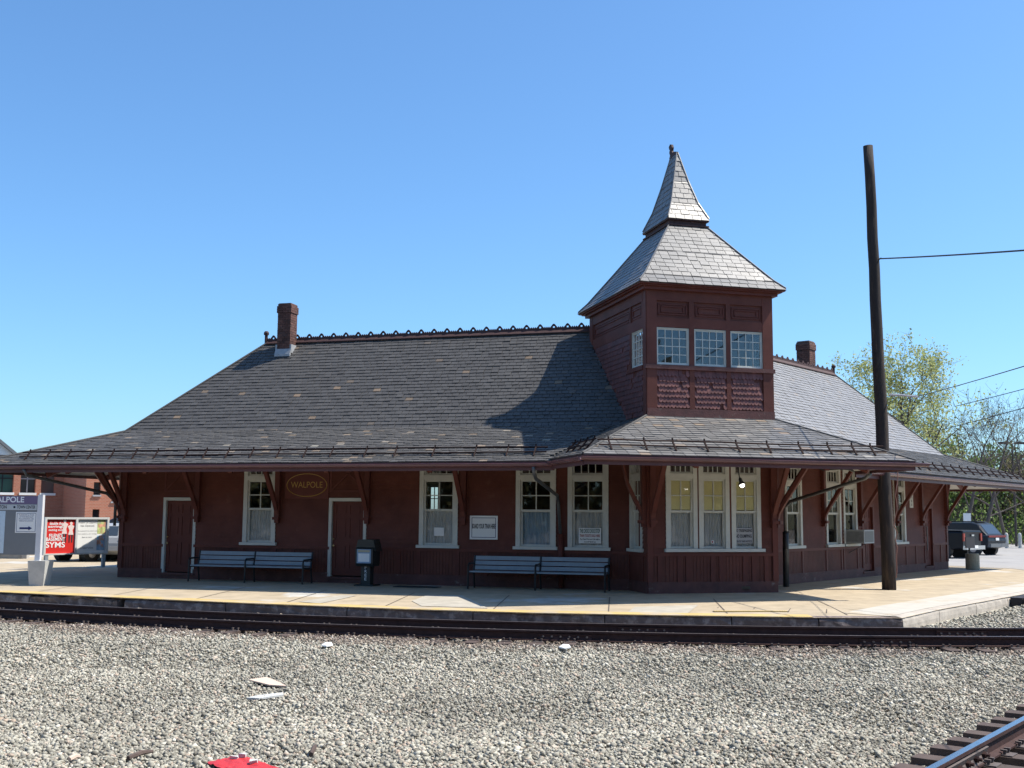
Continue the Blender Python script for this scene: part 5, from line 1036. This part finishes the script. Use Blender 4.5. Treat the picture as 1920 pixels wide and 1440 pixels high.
# ------------------------------------------------------------------ trees
BARK = mat('bark', (.09, .07, .06), .95, .3, 2, .4, 20); BARK2 = mat('grey_twig_bark', (.1, .083, .075), .95, .3, 2)
LF = [ramp_mat('spring_leaf', [(0, (.3, .33, .1)), (.5, (.42, .45, .15)), (1, (.5, .5, .22))], .7, 'island', 0, 30, .2, .5, transl=.35), ramp_mat('green_leaf', [(0, (.07, .13, .025)), (.5, (.14, .22, .045)), (1, (.24, .3, .08))], .7, 'island', 0, 30, .2, .5, transl=.35), ramp_mat('dull_leaf', [(0, (.09, .1, .04)), (.5, (.16, .15, .06)), (1, (.2, .16, .09))], .7, 'island', 0, 30, .2, .5, transl=.3)]
def tree(base, H_, sp, seed, label, leaf=None, nleaf=0, ls=.2, levels=4, first=.28, lean=(0, 0), bark=None, group='trees beyond the station', limb=11):
    r = random.Random(seed); base = Vector(base); tips = []; q = MB()
    def grow(p, d, ln, rd, lv):
        n = 5 if lv == 0 else 4 if lv < 3 else 3; pts = [p.copy()]; rs = [rd]; d = d.copy()
        for i in range(n):
            d = (d + Vector((r.gauss(0, .13), r.gauss(0, .13), r.gauss(.05, .08))) * (1 if lv else .45)).normalized(); pts.append(pts[-1] + d * ln / n); rs.append(max(.007, rd * (1 - .72 * (i + 1) / n)))
        q.tube(pts, rs, 7 if lv == 0 else 5 if lv == 1 else 3, False)
        if lv >= 2: tips.extend(pts[1:])
        if lv >= levels: return
        nc = (limb, 6, 5, 4)[min(lv, 3)]
        for k in range(nc):
            t = (first + (1 - first) * (k + r.random()) / nc) if lv == 0 else r.uniform(.25, 1.); x = t * n; i = min(int(x), n - 1); pp = pts[i] + (pts[i + 1] - pts[i]) * (x - i); az = r.uniform(0, 6.283) if lv else k * 2.4 + r.uniform(-.5, .5)
            pd = (pts[i + 1] - pts[i]).normalized(); e = pd.orthogonal().normalized(); e = Matrix.Rotation(az, 3, pd) @ e; sprd = r.uniform(.55, 1.0); nd = (pd * math.cos(sprd) + e * math.sin(sprd)).normalized()
            cl_ = (sp * r.uniform(.75, 1.1) * (1.15 - .55 * t)) if lv == 0 else ln * r.uniform(.42, .68); grow(pp, nd, cl_, max(.01, rs[i] * r.uniform(.4, .6)), lv + 1)
    grow(base - Vector((0, 0, .2)), Vector((lean[0], lean[1], 1)).normalized(), H_ * .82, H_ * (.022 if bark is None else .016), 0)
    t = thing('tree', base, label, 'tree', group); q.build('trunk', bark or BARK, t)
    if nleaf:
        c = MB()
        for i in range(nleaf):
            p = r.choice(tips) + Vector((r.gauss(0, .22), r.gauss(0, .22), r.gauss(0, .2))); a = Vector((r.gauss(0, 1), r.gauss(0, 1), r.gauss(0, .8))).normalized(); b = a.orthogonal().normalized(); b = Matrix.Rotation(r.uniform(0, 6.28), 3, a) @ b; s_ = ls * r.uniform(.5, 1.3); e = a.cross(b)
            c.add([p - b * s_ * .5, p + e * s_ * .32, p + b * s_ * .5, p - e * s_ * .32], [(0, 1, 2, 3)])
        c.build('crown', leaf, t)
    return t
def tb(px, y): return Vector((at_y((px, 1000), y).x, y, 0))
tree(tb(1722, 76), 12.4, 5.6, 11, 'tall tree in pale yellow green spring leaf behind the right roof', LF[0], 13000, .18, first=.3, limb=15)
tree(tb(1655, 84), 10.5, 3.6, 19, 'smaller spring tree peeking over the right roof slope', LF[0], 1500, .22)
tree(tb(1800, 72), 8.6, 5.0, 23, 'bare branching tree directly behind the end of the right roof', LF[2], 200, .14, lean=(.12, 0), bark=BARK2, levels=3, limb=8)
tree(tb(1838, 74), 9.8, 5.6, 31, 'bare tree with long ascending limbs behind the pickup truck', LF[2], 120, .14, lean=(.22, 0), bark=BARK2, levels=3, limb=9)
tree(tb(1885, 80), 8.4, 4.6, 37, 'bare tree beside the two headed light pole', LF[2], 200, .14, lean=(-.1, 0), bark=BARK2, levels=3, limb=8)
tree(tb(1940, 76), 8.6, 5.0, 41, 'bare tree at the right of the light pole', LF[2], 200, .14, lean=(-.2, 0), bark=BARK2, levels=3, limb=8)
for i, (px, y, h, k) in enumerate(((1770, 92, 7.5, 1), (1800, 96, 7, 1), (1830, 90, 6.5, 1), (1857, 97, 7.4, 1), (1884, 91, 6.6, 2), (1908, 95, 7.2, 1), (1940, 90, 7.2, 2), (1985, 96, 7.8, 1), (2040, 92, 8, 1), (1730, 95, 7, 1))):
    tree(tb(px, y), h, 3.6, 50 + i, 'leafy understorey tree at the edge of the woods beyond the lot', LF[k], 2600, .27, levels=3, first=.12, group='woodland edge trees')
br = MB(); rb = random.Random(77); tw2 = MB()
for i in range(16000):                                         # tangled brush under the trees
    p = tb(rb.uniform(1690, 2120), rb.uniform(84, 104)); p.z = abs(rb.gauss(0, 1.5)) * (1.1 + .5 * math.sin(p.x * 1.3)) ; a = Vector((rb.gauss(0, 1), rb.gauss(0, 1), rb.gauss(0, 1))).normalized(); b = a.orthogonal().normalized(); e = a.cross(b); s_ = rb.uniform(.12, .34)
    br.add([p - b * s_ * .5, p + e * s_ * .35, p + b * s_ * .5, p - e * s_ * .35], [(0, 1, 2, 3)])
br.build('brush', LF[1], label='low tangled greenish brush at the foot of the woods', cat='brush', kind='stuff')
for i in range(900):
    p = tb(rb.uniform(1690, 2120), rb.uniform(82, 104)); p.z = 0; q_ = p + Vector((rb.gauss(0, .8), rb.gauss(0, .8), rb.uniform(1.2, 4.2))); tw2.tube([p, (p + q_) / 2 + Vector((rb.gauss(0, .15), 0, 0)), q_], [.03, .02, .008], 3, False)
tw2.build('saplings', BARK2, label='thin bare saplings crowding the woodland edge', cat='saplings', kind='stuff')
# wooded rise far behind, closing the view
hill = MB(); gx = np.linspace(20, 260, 40); hv = []
for j, (yy, hz) in enumerate(((108, 0), (118, 3.0), (135, 4.2), (190, 3.))):
    hv += [(float(x), yy + 3 * math.sin(x * .2), hz * (1 + .25 * math.sin(x * .13 + j)) - .3) for x in gx]
hill.add(hv, [(j * 40 + i, j * 40 + i + 1, (j + 1) * 40 + i + 1, (j + 1) * 40 + i) for j in range(3) for i in range(39)]); hill.build('hill', mat('woodland_floor', (.1, .1, .05), .95, .4, 1.5, .6, 3), kind='structure')
wd = MB(); rw_ = random.Random(5)  # unseen woods behind the camera, added to cut low-sky fill and darken pane reflections
for i in range(26000):
    x = rw_.uniform(-75, 75); p = Vector((x, -16 - rw_.random() * 14, rw_.random() ** .8 * (10.5 + 2.5 * math.sin(x * .21) + 1.6 * math.sin(x * .73)))); a = Vector((rw_.gauss(0, 1), rw_.gauss(0, 1), rw_.gauss(0, 1))).normalized(); b = a.orthogonal().normalized(); e = a.cross(b); s_ = rw_.uniform(.6, 1.3)
    wd.add([p - b * s_ * .5, p + e * s_ * .35, p + b * s_ * .5, p - e * s_ * .35], [(0, 1, 2, 3)])
wd.build('woods', LF[2], label='unseen leafy woods added behind the camera to dim the panes and eaves', cat='woods', kind='stuff')
# behind the station, seen through the waiting room windows
tree(Vector((-14, 62, 0)), 8, 4, 91, 'leafy tree behind the station seen through its windows', LF[1], 2500, .3, levels=3, first=.15)
tree(Vector((-6, 64, 0)), 8, 4, 92, 'second leafy tree behind the station seen through its windows', LF[1], 2500, .3, levels=3, first=.15)
# ------------------------------------------------------------------ litter on the ballast
def gpt(px, z=-.2):
    g_ = ground(px, z); zz_ = float(gzv(np.array([g_.x]), np.array([g_.y]))[0]); return ground(px, zz_ + .03)
def litter(name, pxs, mt, label, cat, h=.02, lift=.02, crumple=0.):
    ps_ = [gpt(p) + Vector((0, 0, lift + rnd.uniform(-crumple, crumple))) for p in pxs]; c = sum(ps_, Vector()) / len(ps_); q = MB(); n = len(ps_)
    vs = [c + Vector((0, 0, crumple))] + ps_ + [p - Vector((0, 0, h)) for p in ps_]
    q.add(vs, [(0, 1 + i, 1 + (i + 1) % n) for i in range(n)] + [(1 + i, 1 + n + i, 1 + n + (i + 1) % n, 1 + (i + 1) % n) for i in range(n)]); return q.build(name, mt, label=label, cat=cat)
rs_ = [gpt(q_) for q_ in ((388, 1432), (452, 1418), (524, 1444), (455, 1462))]; q = MB(); NS = 16; vs = []
for j_ in range(NS + 1):
    for i_ in range(NS + 1):
        s_, t_ = i_ / NS, j_ / NS; P0 = rs_[0] * (1 - s_) * (1 - t_) + rs_[1] * s_ * (1 - t_) + rs_[2] * s_ * t_ + rs_[3] * (1 - s_) * t_; e_ = min(s_, t_, 1 - s_, 1 - t_)
        vs.append(P0 + Vector((rnd.gauss(0, .004), rnd.gauss(0, .004), .015 + .012 * abs(math.sin(s_ * 7 + t_ * 4)) * min(1, e_ * 6) + rnd.gauss(0, .003))))
q.add(vs, [(j_ * (NS + 1) + i_, j_ * (NS + 1) + i_ + 1, (j_ + 1) * (NS + 1) + i_ + 1, (j_ + 1) * (NS + 1) + i_) for j_ in range(NS) for i_ in range(NS)]); q.build('plastic_sheet', mat('red_plastic', (.5, .03, .03), .45, .15, 14, .2, 40), label='crumpled bright red plastic sheet lying on the gravel', cat='plastic')
for px_ in ((440, 1428), (455, 1424), (476, 1436)):
    c_ = gpt(px_) + Vector((0, 0, .03)); q = MB(); q.hexa([c_ + Vector((x_ * .03 * rnd.uniform(.6, 1.3), y_ * .03 * rnd.uniform(.6, 1.3), z_ * .02 * rnd.uniform(.6, 1.3))) for x_, y_, z_ in ((-1, -1, -1), (1, -1, -1), (1, 1, -1), (-1, 1, -1), (-1, -1, 1), (1, -1, 1), (1, 1, 1), (-1, 1, 1))]); q.build('loose_stone', CONP, label='loose pale stone lying on the red plastic sheet', cat='stone', group='stones on the red sheet')
litter('cardboard', [(466, 1277), (500, 1272), (522, 1281), (537, 1289), (505, 1287)], mat('pale_cardboard', (.56, .43, .34), .9, .1, 6), 'pale triangular piece of cardboard on the gravel', 'cardboard', .015, .02)
litter('plank_scrap', [(462, 1310), (480, 1306), (530, 1300), (532, 1304), (485, 1311)], CONP, 'thin grey scrap lying beside the pale cardboard', 'scrap', .02, .012)
for i, (x, y) in enumerate(((612, 1211), (1058, 1215))): litter('paper_scrap', [(x - 10, y + 1), (x - 2, y - 4), (x + 9, y - 2), (x + 12, y + 3), (x, y + 4)], PAPER, ('small crumpled white paper scrap on bare ballast beside the rail', 'crumpled white paper scrap beside the rail joint bar')[i], 'litter', .02, .03, .015)
for i, (p0, p1, lb) in enumerate((((240, 1425), (286, 1413), 'dark broken stick on the gravel near the red sheet'), ((583, 1418), (592, 1402), 'short dark stick standing up among the pale stones'), ((130, 1427), (150, 1423), 'pinkish wood chip on the gravel'))):
    a_, b_ = gpt(p0), gpt(p1); MB().tube([a_ + Vector((0, 0, .015)), (a_ + b_) / 2 + Vector((0, .02, .03)), b_ + Vector((0, 0, .02))], [.02, .022, .012], 6).build('stick', TIE if i < 2 else MATS['pale_cardboard'], label=lb, cat='stick')
flush_text()
